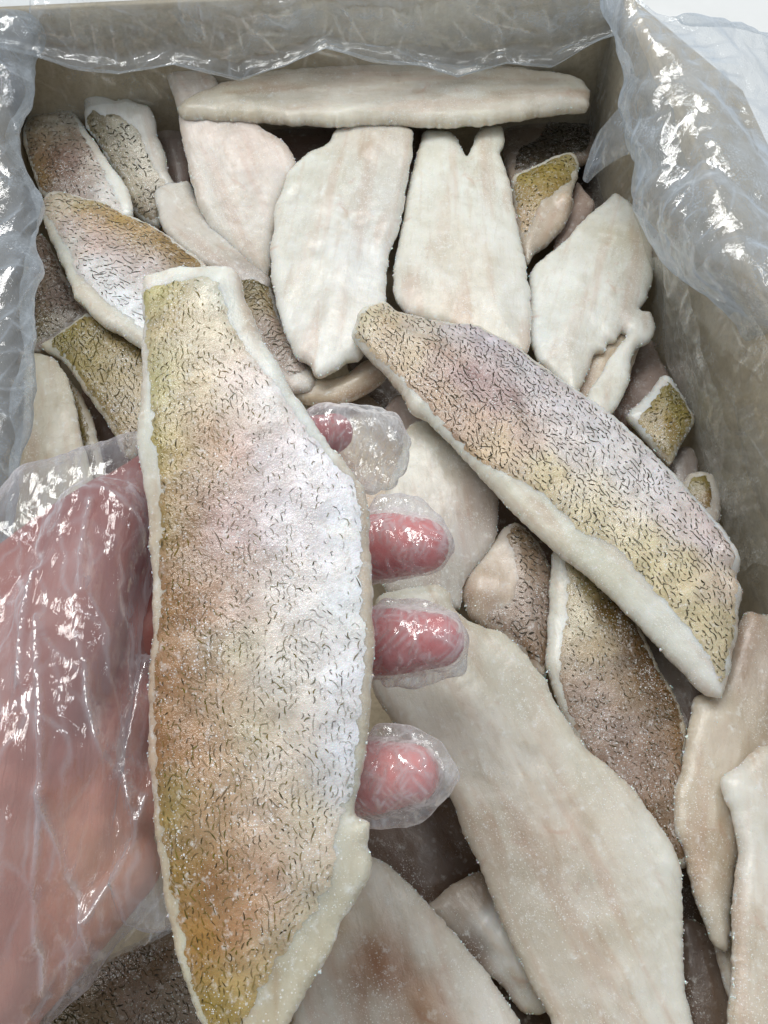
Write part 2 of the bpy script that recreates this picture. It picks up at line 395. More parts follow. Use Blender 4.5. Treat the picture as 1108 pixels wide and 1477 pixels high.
def poly_points(poly, s, rings, rs, dmin):
    """boundary + inset rings + jittered hexagonal grid"""
    nb = len(poly)
    t = np.roll(poly, -1, 0)-np.roll(poly, 1, 0); t /= np.linalg.norm(t, axis=1, keepdims=True)+1e-12
    area = .5*np.sum(poly[:, 0]*np.roll(poly[:, 1], -1)-np.roll(poly[:, 0], -1)*poly[:, 1])
    n = np.c_[-t[:, 1], t[:, 0]]*(1 if area > 0 else -1)
    P = [poly]
    for k, r in enumerate(rings):
        q = (poly+n*r)[(k % 2)::(1 if r < .0006 else 2)]
        ok = inside(q, poly) & (poly_dist(q, poly) > r*.85); P.append(q[ok])
    lo, hi = poly.min(0), poly.max(0)
    gx = np.arange(lo[0], hi[0], s); gy = np.arange(lo[1], hi[1], s*.866)
    G = np.array([(x+(j % 2)*s/2, y) for j, y in enumerate(gy) for x in gx])
    G += rs.uniform(-.18, .18, G.shape)*s
    G = G[inside(G, poly)]; G = G[poly_dist(G, poly) > dmin]; P.append(G)
    pts = np.concatenate(P)
    return pts, [(i, (i+1) % nb) for i in range(nb)]
NF = 0
def soft(c, k=.30):
    """frozen flesh is paler and greyer than thawed"""
    l = c@np.array([.21, .72, .07]); return (c*(1-k)+l*k)*np.array([.955, .965, .955])
def pigm(c):
    """skin pigment, a little deeper than it reads under frost"""
    l = c@np.array([.21, .72, .07]); return np.clip(l+(c-l)*1.2, .02, 1)*np.clip(.50+.60*l, 0, 1)
def fillet(label, z, outline, cols, tilt=(0, 0), axis=None, T=.0055, B=.005, R=.009,  skin=None, skin_cols=None,
           marks=None, bend=(0, 0), bump=.0012, grid=.0017, rag=.0007, frost=260, spread=45, seed=None,
           dents=(), surf_frost=None, name='fish_fillet', group=GROUP):
    global NF
    NF += 1; sd = seed if seed is not None else NF*13
    rs = np.random.default_rng(sd)
    out_px = np.array(outline, float); cpx = out_px.mean(0)
    p0 = at(cpx[0], cpx[1], z); n = np.array([-tilt[0], -tilt[1], 1.0]); n /= np.linalg.norm(n)
    def plane(px):
        px = np.atleast_2d(px).astype(float)
        d = FW[None]+(px[:, :1]-554)/F_PX*RT-(px[:, 1:2]-738.5)/F_PX*UP
        t = ((p0-CAM)@n)/(d@n); return CAM+d*t[:, None]
    if axis is None:
        q = out_px-cpx; u, s_, vt = np.linalg.svd(q); axis = [cpx-vt[0]*100, cpx+vt[0]*100]
    ax = plane(np.array(axis)); ex = ax[1]-ax[0]; ex -= n*(ex@n); ex /= np.linalg.norm(ex); ey = np.cross(n, ex)
    loc = lambda px: np.c_[(plane(px)-p0)@ex, (plane(px)-p0)@ey]
    pxs = np.linalg.norm(loc([cpx+[1, 0]])-loc([cpx]))            # metres per photo pixel here
    poly = loc(catmull(outline, .0011/pxs))
    arc = np.r_[0, np.cumsum(np.linalg.norm(np.diff(poly, axis=0), axis=1))]
    t = np.roll(poly, -1, 0)-np.roll(poly, 1, 0); t /= np.linalg.norm(t, axis=1, keepdims=True)+1e-12
    nn = np.c_[-t[:, 1], t[:, 0]]
    poly = poly+nn*(rag*(.45*fbm(poly[:, 0]*520, poly[:, 1]*520, sd, 3)+.9*fbm(poly[:, 0]*90, poly[:, 1]*90, sd+3, 2)))[:, None]
    L = np.abs(poly[:, 0]).max(); Wd = np.abs(poly[:, 1]).max()
    dn = [(loc([d[:2]])[0], d[2]*pxs, d[3]) for d in dents]
    def bendf(q): return bend[0]*(q[:, 0]/L)**2+bend[1]*(q[:, 1]/Wd)**2
    def topf(q, d):
        e = np.clip(d/min(R*.42, .0055), 0, 1); e2 = np.clip(d/(R*2.2+.004), 0, 1)
        pr = .46*np.sqrt(1-(1-e)**2)+.54*np.sin(e2*math.pi/2)
        h = T*pr+bendf(q)+bump*np.clip(d/.006, 0, 1)*(.7*fbm(q[:, 0]*26, q[:, 1]*50, sd, 2)+.10*fbm(q[:, 0]*190, q[:, 1]*190, sd+9, 2))
        h += .00009*fbm(q[:, 0]*420, q[:, 1]*420, sd+4, 2)*np.clip(d/.001, 0, 1)
        for c, r, a in dn: h += a*np.exp(-(((q-c)**2).sum(1)/(r*r))**1.7)*np.clip(d/.002, 0, 1)
        return h
    def botf(q, d):
        e = np.clip(d/.006, 0, 1); return -B*np.sqrt(1-(1-e)**2)+bendf(q)
    pts, ed = poly_points(poly, grid, (.0004, .001, .002), rs, .0027)
    P2, F2 = tri(pts, ed)
    d = poly_dist(P2, poly); d[d < 2e-5] = 0
    bnd = d == 0
    nv = len(P2)
    top = np.c_[P2, topf(P2, d)]; bot = np.c_[P2, botf(P2, d)]
    bi = np.where(bnd, np.arange(nv), 0); inner = np.where(~bnd)[0]; bi[inner] = nv+np.arange(len(inner))
    V = np.r_[top, bot[inner]]
    F = F2+[tuple(int(bi[i]) for i in reversed(f)) for f in F2]
    cp = loc([c[:2] for c in cols]); cv = np.array([soft(hexc(c[2])) for c in cols]); sp = spread*pxs
    colr = idw(V[:, :2], cp, cv, sp)
    eg = np.r_[d, np.zeros(len(inner))]*1000
    root = mesh_obj(name, V, F, M_FLESH, None, cols=colr, fl={'edge': eg})
    root.matrix_world = __import__('mathutils').Matrix([[ex[i], ey[i], n[i], p0[i]] for i in range(3)]+[[0, 0, 0, 1]])
    tag(root, label, 'fish fillet', group)
    if skin is not None:
        sk = loc(catmull(skin, .0012/pxs))
        sk += (rng.normal(0, 1, sk.shape)*.00025)+np.c_[fbm(sk[:, 0]*240, sk[:, 1]*240, sd+5), fbm(sk[:, 0]*240, sk[:, 1]*240, sd+8)]*.0009
        keep = inside(sk, poly) & (poly_dist(sk, poly) > .0004)
        # pull border points that fall outside back inside the flesh
        if not keep.all():
            bad = np.where(~keep)[0]
            area = .5*np.sum(poly[:, 0]*np.roll(poly[:, 1], -1)-np.roll(poly[:, 0], -1)*poly[:, 1])
            nin = nn*(1 if area > 0 else -1)
            j = ((sk[bad, None]-poly[None])**2).sum(2).argmin(1); sk[bad] = poly[j]+nin[j]*.0005
            k2 = np.r_[True, np.linalg.norm(np.diff(sk, axis=0), axis=1) > 2e-4]; sk = sk[k2]
        sp_, se = poly_points(sk, grid, (.0006,), rs, .0016)
        P3, F3 = tri(sp_, se); d3 = poly_dist(P3, poly); ins = inside(P3, poly); d3[~ins] = 0
        ds = poly_dist(P3, sk)
        up = np.clip(ds/.0012, 0, 1)*.00042-.00008
        sc_ = skin_cols; wq = P3+pxs*11*np.c_[fbm(P3[:, 0]*75, P3[:, 1]*75, sd+31, 3), fbm(P3[:, 0]*75, P3[:, 1]*75, sd+33, 3)]
        c3 = idw(wq, loc([c[:2] for c in sc_]), np.array([pigm(hexc(c[2])) for c in sc_]), sp*.5)
        c3 = np.clip(c3*(1+.20*fbm(P3[:, 0]*150, P3[:, 1]*105, sd+35, 3))[:, None], 0, .9)
        V3 = np.c_[P3, topf(P3, d3)+up]
        so = mesh_obj('skin', V3, F3, M_SKIN, root, cols=c3)
        if marks:
            spx, spy = marks['sp'][0]*pxs, marks['sp'][1]*pxs
            lo, hi = sk.min(0), sk.max(0)
            g = np.array([(x+(j % 2)*spx/2, y) for j, y in enumerate(np.arange(lo[1], hi[1], spy)) for x in np.arange(lo[0], hi[0], spx)])
            # bow the rows a little, like real scale rows
            g[:, 0] += .25*spx*np.sin(g[:, 1]*160)+fbm(g[:, 0]*40, g[:, 1]*40, sd+2)*spx*.7
            g[:, 1] += fbm(g[:, 0]*40, g[:, 1]*40, sd+6)*spy*.7
            g += rs.normal(0, .085, g.shape)*[spx, spy]
            dd = marks['dens']; den = idw(g, loc([q[:2] for q in dd]), np.array([[q[2]] for q in dd]), sp)[:, 0]
            den = den*(1+.5*fbm(g[:, 0]*120, g[:, 1]*120, sd+7))
            ok = inside(g, sk) & (rs.random(len(g)) < den); g = g[ok]; g = g[poly_dist(g, sk) > .0008]
            k = len(g)
            ang = math.radians(marks['ang'])+rs.normal(0, marks.get('da', .35), k)+fbm(g[:, 0]*90, g[:, 1]*90, sd+1)*marks.get('dn', .5)
            ln = marks['len']*pxs*rs.lognormal(0, .38, k); wd = marks['w']*pxs*rs.uniform(.55, 1.25, k)
            cur = rs.normal(0, .8, k)
            # forked marks get a second limb
            fk = rs.random(k) < marks.get('fork', .3)
            end = g[fk]+.5*ln[fk, None]*np.c_[np.cos(ang[fk]), np.sin(ang[fk])]
            a2 = ang[fk]; l2 = ln[fk]; sgn = np.where(rs.random(fk.sum()) < .5, -1, 1)
            a3 = a2+sgn*rs.uniform(.7, 1.7, fk.sum()); l3 = l2*rs.uniform(.45, .8, fk.sum())
            g = np.r_[g, end+.45*l3[:, None]*np.c_[np.cos(a3), np.sin(a3)]]
            ang = np.r_[ang, a3]; ln = np.r_[ln, l3]; wd = np.r_[wd, wd[fk]*.85]; cur = np.r_[cur, rs.normal(0, .6, fk.sum())]
            k = len(g); tt = np.linspace(-.5, .5, 5)
            a = ang[:, None]+cur[:, None]*tt[None]*1.4
            step = ln[:, None]/4
            cx = np.cumsum(np.cos(a)*step, 1); cy = np.cumsum(np.sin(a)*step, 1)
            cx += g[:, :1]-cx.mean(1, keepdims=True); cy += g[:, 1:]-cy.mean(1, keepdims=True)
            wp = wd[:, None]*np.array([.25, .9, 1, .8, .15])[None]*.5*rs.uniform(.6, 1.3, (k, 5))
            ox, oy = -np.sin(a)*wp, np.cos(a)*wp
            Q = np.stack([np.c_[(cx+ox).ravel(), (cy+oy).ravel()], np.c_[(cx-ox).ravel(), (cy-oy).ravel()]], 1).reshape(-1, 2)
            dq = poly_dist(Q, poly); dq[~inside(Q, poly)] = 0
            okq = (inside(Q, sk) & (dq > .0006)).reshape(k, -1).all(1)
            V4 = np.c_[Q, topf(Q, dq)+.00050]
            idx = np.arange(k)[okq]
            F4 = [(i*10+2*s, i*10+2*s+1, i*10+2*s+3, i*10+2*s+2) for i in idx for s in range(4)]
            pal = np.array([hexc(h) for h in marks['pal']])
            c4 = pal[rs.integers(0, len(pal), k)]
            lift = rs.random(k)[:, None]*marks.get('lift', .6)*np.ones((1, 3))
            base = idw(g, loc([c[:2] for c in sc_]), np.array([pigm(hexc(c[2])) for c in sc_]), sp)
            c4 = c4*(1-lift)+base*lift*.8
            mo = mesh_obj('scale_marks', V4, F4, M_MARK, so, cols=np.repeat(c4, 10, 0)); mo['kind'] = 'stuff'
    # ice grains along the rim and over the face
    nf = int(frost*.8)
    if nf:
        i = rs.integers(0, len(poly), nf); cl = fbm(poly[i, 0]*150, poly[i, 1]*150, sd+12)
        i = i[cl > -.15]; area = .5*np.sum(poly[:, 0]*np.roll(poly[:, 1], -1)-np.roll(poly[:, 0], -1)*poly[:, 1])
        q = poly[i]+nn[i]*(1 if area > 0 else -1)*np.abs(rs.normal(.0001, .0004, len(i)))[:, None]
        h = topf(q, poly_dist(q, poly))+rs.uniform(-.0012, .0001, len(i))*.6
        lo, hi = poly.min(0), poly.max(0)
        ns = int((surf_frost if surf_frost is not None else frost*1.0)); q2 = rs.uniform(lo, hi, (ns*2, 2)); q2 = q2[inside(q2, poly)]
        q2 = q2[fbm(q2[:, 0]*70, q2[:, 1]*70, sd+15) > rs.uniform(-.6, .5, len(q2))][:ns]
        h2 = topf(q2, poly_dist(q2, poly))+(.0006 if skin else 0)
        P = np.r_[np.c_[q, h], np.c_[q2, h2]]
        sz = np.r_[rs.lognormal(math.log(.00031), .38, len(q)), rs.lognormal(math.log(.00014), .3, len(q2))]
        V5, F5 = octa(len(P), sz, P, rs)
        fo = mesh_obj('frost', V5, F5, M_FROST, root, smooth=False); fo['kind'] = 'stuff'
    return root

PAL_D = ['2e2a14', '38301a', '2a281a', '44391c', '363520']
PAL_G = ['565014', '444416', '6a5a1c', '3c361a', '66601a']
PAL_K = ['2c2a26', '38342c', '2e2c20', '443e32']
W_, WG, WP, WB = 'e4e0d4', 'd6d4c6', 'dcccc0', 'dfe0de'
# --- the fillet in the hand
fillet('large skin-on fillet held up in the gloved hand, olive and lavender skin with dark flecks', .122,
  [(208,402),(228,396),(262,388),(300,386),(332,388),(347,402),(352,428),(366,458),(384,497),(408,540),(432,577),(456,612),(482,650),(508,682),(526,708),(533,745),(535,800),(538,860),(540,920),(537,985),(533,1040),(530,1090),(520,1130),(512,1172),(534,1186),(532,1215),(538,1242),(528,1278),(508,1308),(492,1330),(484,1362),(462,1395),(442,1432),(424,1462),(400,1500),(366,1530),(330,1530),(304,1500),(284,1460),(262,1402),(246,1340),(234,1260),(222,1180),(217,1090),(214,1000),(219,920),(222,850),(214,800),(216,740),(206,690),(198,640),(202,590),(206,540),(206,470)],
  [(300,395,'dedfd6'),(205,600,'dcdacb'),(218,800,'d4c3a8'),(220,1050,'d2b090'),(240,1300,'d8cfae'),(300,1470,'d8cca4'),(540,900,'d2bda4'),(520,1230,'cfc8b2'),(480,1350,'cac2a8'),(420,1420,'cec4a8'),(400,1460,'cec09e'),(350,450,'dcdcd2'),(450,600,'e2e2da'),(535,750,'d8c8b4')],
  tilt=(.02,.16), axis=[(330,1450),(300,400)], T=.0062, B=.006, R=.006, bump=.0016, grid=.0014, spread=55, frost=260, surf_frost=380,
  skin=[(212,425),(240,418),(268,414),(296,408),(318,420),(330,455),(350,500),(388,545),(424,595),(452,635),(480,668),(506,696),(519,724),(521,780),(524,860),(527,930),(524,1000),(519,1060),(512,1120),(500,1165),(490,1200),(484,1240),(482,1272),(464,1298),(442,1332),(416,1368),(392,1402),(374,1436),(354,1474),(322,1496),(294,1455),(276,1400),(264,1340),(248,1260),(236,1180),(228,1090),(227,1000),(232,920),(236,850),(238,780),(236,700),(226,640),(222,580),(218,520),(213,470)],
  skin_cols=[(225,440,'bdb688'),(260,470,'c4b494'),(310,480,'d4c8b0'),(330,440,'dadace'),(240,560,'c2bc92'),(290,570,'d2c2a6'),(350,560,'dccfc8'),(400,580,'e2e0e0'),(240,650,'b4aa72'),(262,660,'b29a68'),(300,650,'c0a084'),(345,660,'ccb2a8'),(400,670,'ded6d8'),(460,670,'e8e8ee'),(245,760,'a8905c'),(280,770,'a4805a'),(315,770,'c0a298'),(345,770,'d2bebc'),(420,760,'e0dce0'),(500,760,'eef0f6'),(245,880,'a88258'),(280,880,'a67e58'),(310,880,'bc9a80'),(345,880,'d4c0b6'),(420,880,'e0dcda'),(505,880,'edf0f4'),(245,980,'a87e58'),(275,985,'b08c6c'),(310,985,'ccb49c'),(345,935,'d0cab6'),(420,980,'dcd8d2'),(505,980,'e8e8ec'),(245,1070,'a4784e'),(285,1080,'b48a66'),(320,1080,'ccb096'),(360,1060,'cfc6b0'),(430,1080,'dad0c4'),(500,1080,'e2e4ea'),(260,1160,'ae9a66'),(320,1170,'c4a688'),(380,1180,'d4c0ae'),(440,1170,'d2c8b4'),(490,1130,'dadadc'),(275,1260,'a48850'),(320,1270,'aa7c50'),(390,1260,'c6a48c'),(455,1295,'dcd4c0'),(425,1340,'d6c8ae'),(395,1385,'d2c09c'),(365,1430,'ccb684'),(440,1240,'d4c8ba'),(300,1350,'b48a4a'),(340,1350,'b08460'),(360,1330,'bc9478'),(400,1310,'cab09a'),(320,1430,'ac9458'),(310,1470,'a49054')],
  marks=dict(sp=(12,8), len=8, w=1.6, ang=6, da=.26, dn=.9, fork=.34, lift=.75, pal=PAL_G+PAL_D[:2]+['6a5a20','5c5428'], dens=[(240,470,.85),(320,450,.35),(260,600,.95),(340,600,.75),(400,620,.3),(260,760,.95),(340,760,.7),(430,740,.35),(500,760,.1),(260,900,.8),(340,900,.8),(420,900,.6),(500,880,.3),(260,1050,.85),(340,1050,.95),(420,1050,.85),(500,1030,.6),(280,1160,.95),(360,1160,1),(450,1150,.95),(290,1280,1),(370,1290,.95),(440,1250,.7),(310,1400,1),(340,1440,.9)]),
  dents=[(470,1330,40,-.0015),(380,1420,45,-.001),(400,1320,26,.0012)], group='skin-on frozen fillets')
# --- upper rows
fillet('long thick pale fillet lying crosswise on top at the far end of the box', .024,
  [(257,160),(266,148),(285,136),(310,127),(350,114),(410,104),(470,97),(540,93),(620,93),(700,97),(760,101),(806,107),(838,118),(848,130),(852,146),(847,158),(824,160),(780,166),(735,173),(690,179),(640,180),(560,178),(480,180),(400,176),(330,173),(285,173),(264,169)],
  [(300,150,'ded2bd'),(420,115,'d8cbb8'),(500,120,'dcc8b8'),(650,110,'e2d6c8'),(760,125,'dccbb4'),(830,140,'e8e2d2'),(500,165,'e6e0cc'),(700,165,'e6e0cc'),(340,168,'dccfb2')],
  tilt=(0,.12), axis=[(260,155),(850,150)], T=.008, B=.006, R=.020, rag=.0010, frost=420)
fillet('pinkish fillet slipping under the crosswise fillet, its narrow tip poking out', .012,
  [(240,107),(258,97),(286,98),(312,116),(330,150),(372,180),(408,203),(428,236),(418,262),(404,300),(394,345),(388,400),(362,388),(322,352),(292,312),(276,262),(264,205),(256,160),(246,130)],
  [(262,108,'d6c8bc'),(300,190,'d9c4b4'),(300,240,'dcd6cf'),(360,215,'d8c0b2'),(370,300,'e0d6cc'),(350,350,'dfd6ca'),(290,290,'e0dcd2')],
  tilt=(.04,.34), axis=[(262,100),(370,395)], T=.0055, B=.005, R=.016, frost=420)
fillet('broad white fillet standing beside the notched one, rough frosty edge', .012,
  [(390,362),(396,330),(396,300),(406,280),(416,250),(440,226),(470,210),(482,190),(500,182),(540,180),(580,182),(596,192),(594,225),(586,265),(582,300),(572,340),(560,375),(556,410),(556,440),(540,480),(520,518),(500,522),(488,532),(458,543),(444,524),(428,518),(414,490),(405,462),(394,420)],
  [(420,250,'dfe2d8'),(540,200,'dcd0c0'),(470,270,'dcd8ca'),(440,330,'e2e0d6'),(540,300,'dad8d2'),(520,370,'e0e0de'),(440,420,'e4e2d8'),(490,460,'e4e0da'),(460,520,'e6e6e0')],
  tilt=(.04,.04), axis=[(470,530),(540,185)], T=.006, B=.006, R=.012, bump=.0016, frost=520, dents=[(430,290,18,-.0016),(520,330,14,-.0012),(460,370,12,-.001),(520,240,20,-.0008)])
fillet('white fillet with a V-shaped notch cut in its upper end', .010,
  [(612,192),(630,190),(650,192),(664,210),(673,228),(682,206),(692,187),(712,183),(724,187),(728,205),(722,222),(735,262),(742,300),(752,350),(760,395),(767,440),(765,490),(756,512),(700,500),(640,470),(592,456),(568,422),(570,375),(580,320),(590,268),(602,222)],
  [(640,210,'e4e2d4'),(705,200,'e0dccb'),(660,280,'e6e6dc'),(700,340,'e6e6de'),(610,350,'e2e2d8'),(650,360,'dfd2bc'),(660,420,'e4dfd2'),(740,450,'e6e6e0'),(590,420,'dedad0'),(655,460,'dac8ae')],
  tilt=(.02,.0), axis=[(670,500),(670,190)], T=.006, B=.006, R=.012, frost=460)
fillet('wide white fillet leaning on the right with a torn hollow and curled flap', .006,
  [(764,398),(780,376),(812,352),(830,330),(846,314),(866,298),(886,281),(902,290),(920,304),(930,324),(942,345),(940,372),(943,400),(934,428),(924,448),(938,452),(945,472),(938,492),(920,500),(910,520),(908,548),(900,566),(886,594),(868,606),(846,604),(842,588),(850,564),(866,540),(884,512),(904,484),(897,478),(888,490),(876,494),(872,506),(858,510),(852,522),(846,540),(838,560),(826,574),(800,545),(770,510),(762,470),(764,430)],
  [(890,310,'dcdcd4'),(880,350,'dcd6c0'),(830,370,'e4e4dc'),(800,430,'e8e8e0'),(880,420,'e8e8e0'),(840,480,'e4e4dc'),(840,520,'dedad0'),(905,480,'e2e0d8'),(890,550,'e0ded4'),(770,480,'dedfda')],
  tilt=(.05,-.06), axis=[(820,560),(890,290)], T=.0055, B=.006, R=.009, frost=560, spread=30, dents=[(895,345,10,-.001),(870,354,10,-.0009)])
fillet('tan inner flesh seen through the tear in the torn white fillet', .0005, [(826,500),(860,480),(905,465),(925,490),(900,560),(870,610),(830,590)],
  [(870,510,'cdb696'),(850,550,'c8b294')], T=.004, B=.005, frost=60)  # recessed flesh of the torn fillet itself, added as a separate slab
# --- upper left
fillet('skin-on piece against the left liner with a purple-brown bruise', .004,
  [(34,192),(44,170),(70,163),(102,161),(114,170),(122,184),(142,212),(160,240),(178,262),(187,280),(191,312),(150,330),(110,300),(64,284),(46,244),(36,212)],
  [(110,175,'dcdad0'),(170,265,'e2e2da'),(180,300,'e4e2da'),(60,180,'cfc4b4')],
  tilt=(.1,.05), axis=[(80,165),(130,320)], T=.0055, B=.005, R=.007, group='skin-on frozen fillets',
  skin=[(40,192),(50,175),(80,170),(108,172),(120,196),(138,226),(156,258),(168,284),(180,312),(150,322),(110,296),(66,280),(50,244)],
  skin_cols=[(60,185,'b8ac98'),(100,185,'cac4b8'),(70,215,'a6937c'),(90,235,'93766a'),(110,250,'967a72'),(60,260,'a68a5e'),(140,245,'cfc8c0'),(155,285,'dcdad6'),(120,290,'b0a09a')],
  marks=dict(sp=(8,6.5), len=5, w=1.56, ang=20, da=.7, fork=.25, pal=PAL_K, dens=[(60,180,.7),(100,190,.4),(90,240,.95),(150,260,.6),(170,300,.5)]), frost=240)
fillet('pale black-flecked skin-on strip with ragged white top edge, near the far left corner', .004,
  [(121,150),(128,138),(142,133),(154,141),(166,146),(182,143),(200,150),(216,154),(224,172),(226,196),(238,220),(244,250),(256,276),(240,300),(228,330),(196,312),(178,270),(158,236),(140,206),(126,184)],
  [(150,145,'dcdad4'),(200,160,'dcdcd8'),(225,200,'d8d4ca'),(235,250,'d0c8bc')],
  tilt=(.02,.42), axis=[(170,145),(210,320)], T=.0055, B=.005, R=.008, group='skin-on frozen fillets',
  skin=[(126,178),(138,164),(152,172),(170,170),(186,180),(204,194),(214,220),(228,250),(246,276),(232,300),(224,322),(196,306),(180,270),(160,234),(142,204)],
  skin_cols=[(140,170,'8e8468'),(150,200,'9a9078'),(190,190,'c8c4b4'),(175,220,'c6bfac'),(210,240,'d0cabc'),(190,265,'c0b8a4'),(220,300,'a49884'),(160,225,'8e8674')],
  marks=dict(sp=(9,7.5), len=7, w=2.03, ang=60, da=.9, fork=.4, pal=PAL_K+['1e1c18'], dens=[(140,180,1),(190,200,.55),(200,250,.6),(215,300,.8)]), frost=260)
fillet('small greyish pink tip wedged between two fillets below the narrow far tip', -.014,
  [(220,170),(234,163),(256,160),(266,190),(274,250),(270,275),(250,280),(238,236),(226,196)],
  [(240,180,'c0aaa0'),(255,240,'b69c92')], tilt=(0,.3), T=.005, B=.005, frost=90)
fillet('narrow grey-white fillet half hidden under the pinkish fillet', -.004,
  [(221,278),(236,266),(256,266),(274,264),(286,292),(310,326),(340,360),(372,388),(392,404),(384,420),(350,412),(312,392),(270,366),(236,334),(228,304)],
  [(240,285,'dedcd6'),(260,320,'d4c8ba'),(300,360,'d6d0c6'),(360,400,'b8aca4')], tilt=(0,-.05), axis=[(240,275),(370,400)], frost=260)
fillet('skin-on fillet tail with a yellow-brown back and white belly, behind the held one', .012,
  [(61,306),(64,288),(78,279),(98,280),(122,288),(150,294),(180,310),(210,322),(240,340),(270,362),(298,384),(300,420),(270,480),(236,520),(208,505),(180,486),(150,470),(126,448),(108,430),(98,402),(80,360),(66,330)],
  [(70,300,'dcd6ca'),(90,370,'dedcd0'),(120,430,'e0dccb'),(190,490,'dfdccf'),(270,365,'dcd2c4')],
  tilt=(.02,-.06), axis=[(65,300),(260,440)], T=.006, B=.006, R=.008, group='skin-on frozen fillets',
  skin=[(66,304),(72,290),(96,284),(122,293),(150,299),(180,315),(210,328),(240,346),(268,368),(290,386),(290,420),(262,470),(236,500),(208,484),(182,462),(156,444),(134,420),(112,398),(104,370),(84,340)],
  skin_cols=[(75,300,'cfc6b8'),(110,295,'cdc4b0'),(130,305,'b8a470'),(170,325,'b89c5e'),(150,335,'cfb49c'),(110,335,'d2c6c2'),(200,345,'c2a880'),(240,365,'a88a50'),(275,385,'9c7e48'),(140,360,'ceb8b2'),(180,380,'cfc0bc'),(110,365,'dcdcd8'),(140,400,'dfe0e2'),(180,430,'e8ecf0'),(200,460,'e8ecf0'),(210,400,'d4cac8'),(240,430,'d8d0cc')],
  marks=dict(sp=(10,6.5), len=8, w=1.56, ang=15, da=.35, dn=.4, fork=.2, pal=PAL_D+PAL_K, dens=[(80,300,.4),(130,305,.95),(110,350,.85),(180,340,.95),(250,370,1),(150,380,.85),(190,400,.9),(190,450,.55),(150,420,.4)]), frost=340)
fillet('dark dotted skin-on piece low at the left liner, under the yellow-backed tail', -.010,
  [(40,420),(44,370),(58,338),(76,358),(92,392),(108,428),(130,455),(100,480),(70,500),(44,505)],
  [(60,360,'a8988a'),(100,440,'a8988c')], tilt=(.05,0), T=.005, B=.005, group='skin-on frozen fillets',
  skin=[(42,420),(48,372),(60,344),(76,364),(90,396),(106,430),(124,452),(98,474),(70,492),(47,498)],
  skin_cols=[(60,370,'8a7668'),(60,420,'8c7c6c'),(90,430,'8e7e78'),(60,480,'8c8066')],
  marks=dict(sp=(8,7), len=6, w=1.72, ang=30, da=.8, fork=.3, pal=PAL_K, dens=[(60,400,.9),(90,450,.9)]), frost=120)
fillet('olive skin-on piece with rows of dark dashes, just left of the held fillet', .002,
  [(62,502),(80,488),(104,470),(126,455),(150,462),(180,478),(215,500),(240,540),(230,600),(205,640),(190,662),(174,648),(164,626),(150,604),(122,566),(100,530)],
  [(70,505,'dcd6c2'),(90,525,'d8cdb2'),(180,650,'c8b898'),(120,460,'d8d2c0')], tilt=(.02,.05), axis=[(90,490),(200,620)], T=.006, B=.005, R=.007, group='skin-on frozen fillets',
  skin=[(76,502),(96,484),(126,462),(150,468),(180,484),(212,505),(232,540),(224,600),(200,632),(186,652),(172,630),(158,606),(130,566),(104,528)],
  skin_cols=[(95,495,'a69a62'),(130,475,'a89a70'),(180,500,'a0906c'),(120,530,'a89a6c'),(160,550,'ab9c76'),(200,560,'ab9a76'),(170,600,'b0a080'),(190,640,'a08a68')],
  marks=dict(sp=(9,7), len=8, w=1.7, ang=-15, da=.35, fork=.15, pal=PAL_D, dens=[(100,490,.9),(160,530,.95),(190,600,.8)]), frost=300)
fillet('cream fillet upright at the left edge, above the thumb', .004,
  [(38,520),(48,510),(64,512),(82,520),(96,542),(108,580),(116,622),(126,660),(134,694),(120,730),(70,770),(20,780),(24,700),(34,600)],
  [(50,520,'d8cfb8'),(70,580,'dcd2bc'),(60,660,'d6c8b2'),(100,650,'dcd6c4'),(60,720,'d4c8b4')], tilt=(.05,0), axis=[(60,515),(70,770)], T=.006, B=.006, R=.014, frost=300)
fillet('thin skin-edged sliver between the cream upright fillet and the dark gap', -.008,
  [(96,548),(112,562),(128,590),(140,622),(148,660),(152,700),(132,705),(120,650),(108,600)],
  [(110,570,'c0ae94'),(140,640,'c8bca6'),(146,690,'cfc2ae')], T=.005, B=.005, R=.006, group='skin-on frozen fillets',
  skin=[(100,556),(111,568),(120,592),(128,622),(138,655),(142,694),(134,696),(122,648),(110,600)],
  skin_cols=[(110,580,'9a8a62'),(130,660,'8e7f58')],
  marks=dict(sp=(8,7), len=6, w=1.56, ang=0, da=.5, pal=PAL_D, dens=[(120,600,.9)]), frost=80)
# --- centre
fillet('strip of dark flecked skin showing between the held fillet and the broad white one', -.002,
  [(330,402),(350,400),(384,404),(396,430),(408,466),(430,500),(450,535),(452,560),(420,566),(392,530),(370,480),(345,440)],
  [(352,404,'c4b8ac'),(440,530,'cfc6bc')], tilt=(0,-.05), axis=[(350,405),(440,555)], T=.005, B=.005, R=.006, group='skin-on frozen fillets',
  skin=[(345,410),(354,406),(382,409),(392,434),(404,470),(426,504),(444,534),(420,548),(396,522),(374,478),(352,440)],
  skin_cols=[(360,412,'8c8060'),(375,440,'9a8a66'),(395,480,'b0a094'),(425,525,'b8aaa0')],
  marks=dict(sp=(9,7), len=9, w=2.03, ang=70, da=.6, fork=.3, pal=PAL_K+PAL_D, dens=[(365,415,1),(380,450,.9),(420,520,.75)]), frost=120)
fillet('thick cream fillet end tucked beneath the broad white fillet, over the glove tip', -.004,
  [(404,545),(420,540),(460,548),(500,540),(530,520),(556,525),(558,545),(536,562),(512,576),(480,586),(450,582),(424,575)],
  [(440,560,'cfb896'),(500,570,'d4be9c'),(540,535,'d2beaa')], tilt=(0,.1), T=.007, B=.007, R=.01, frost=160)
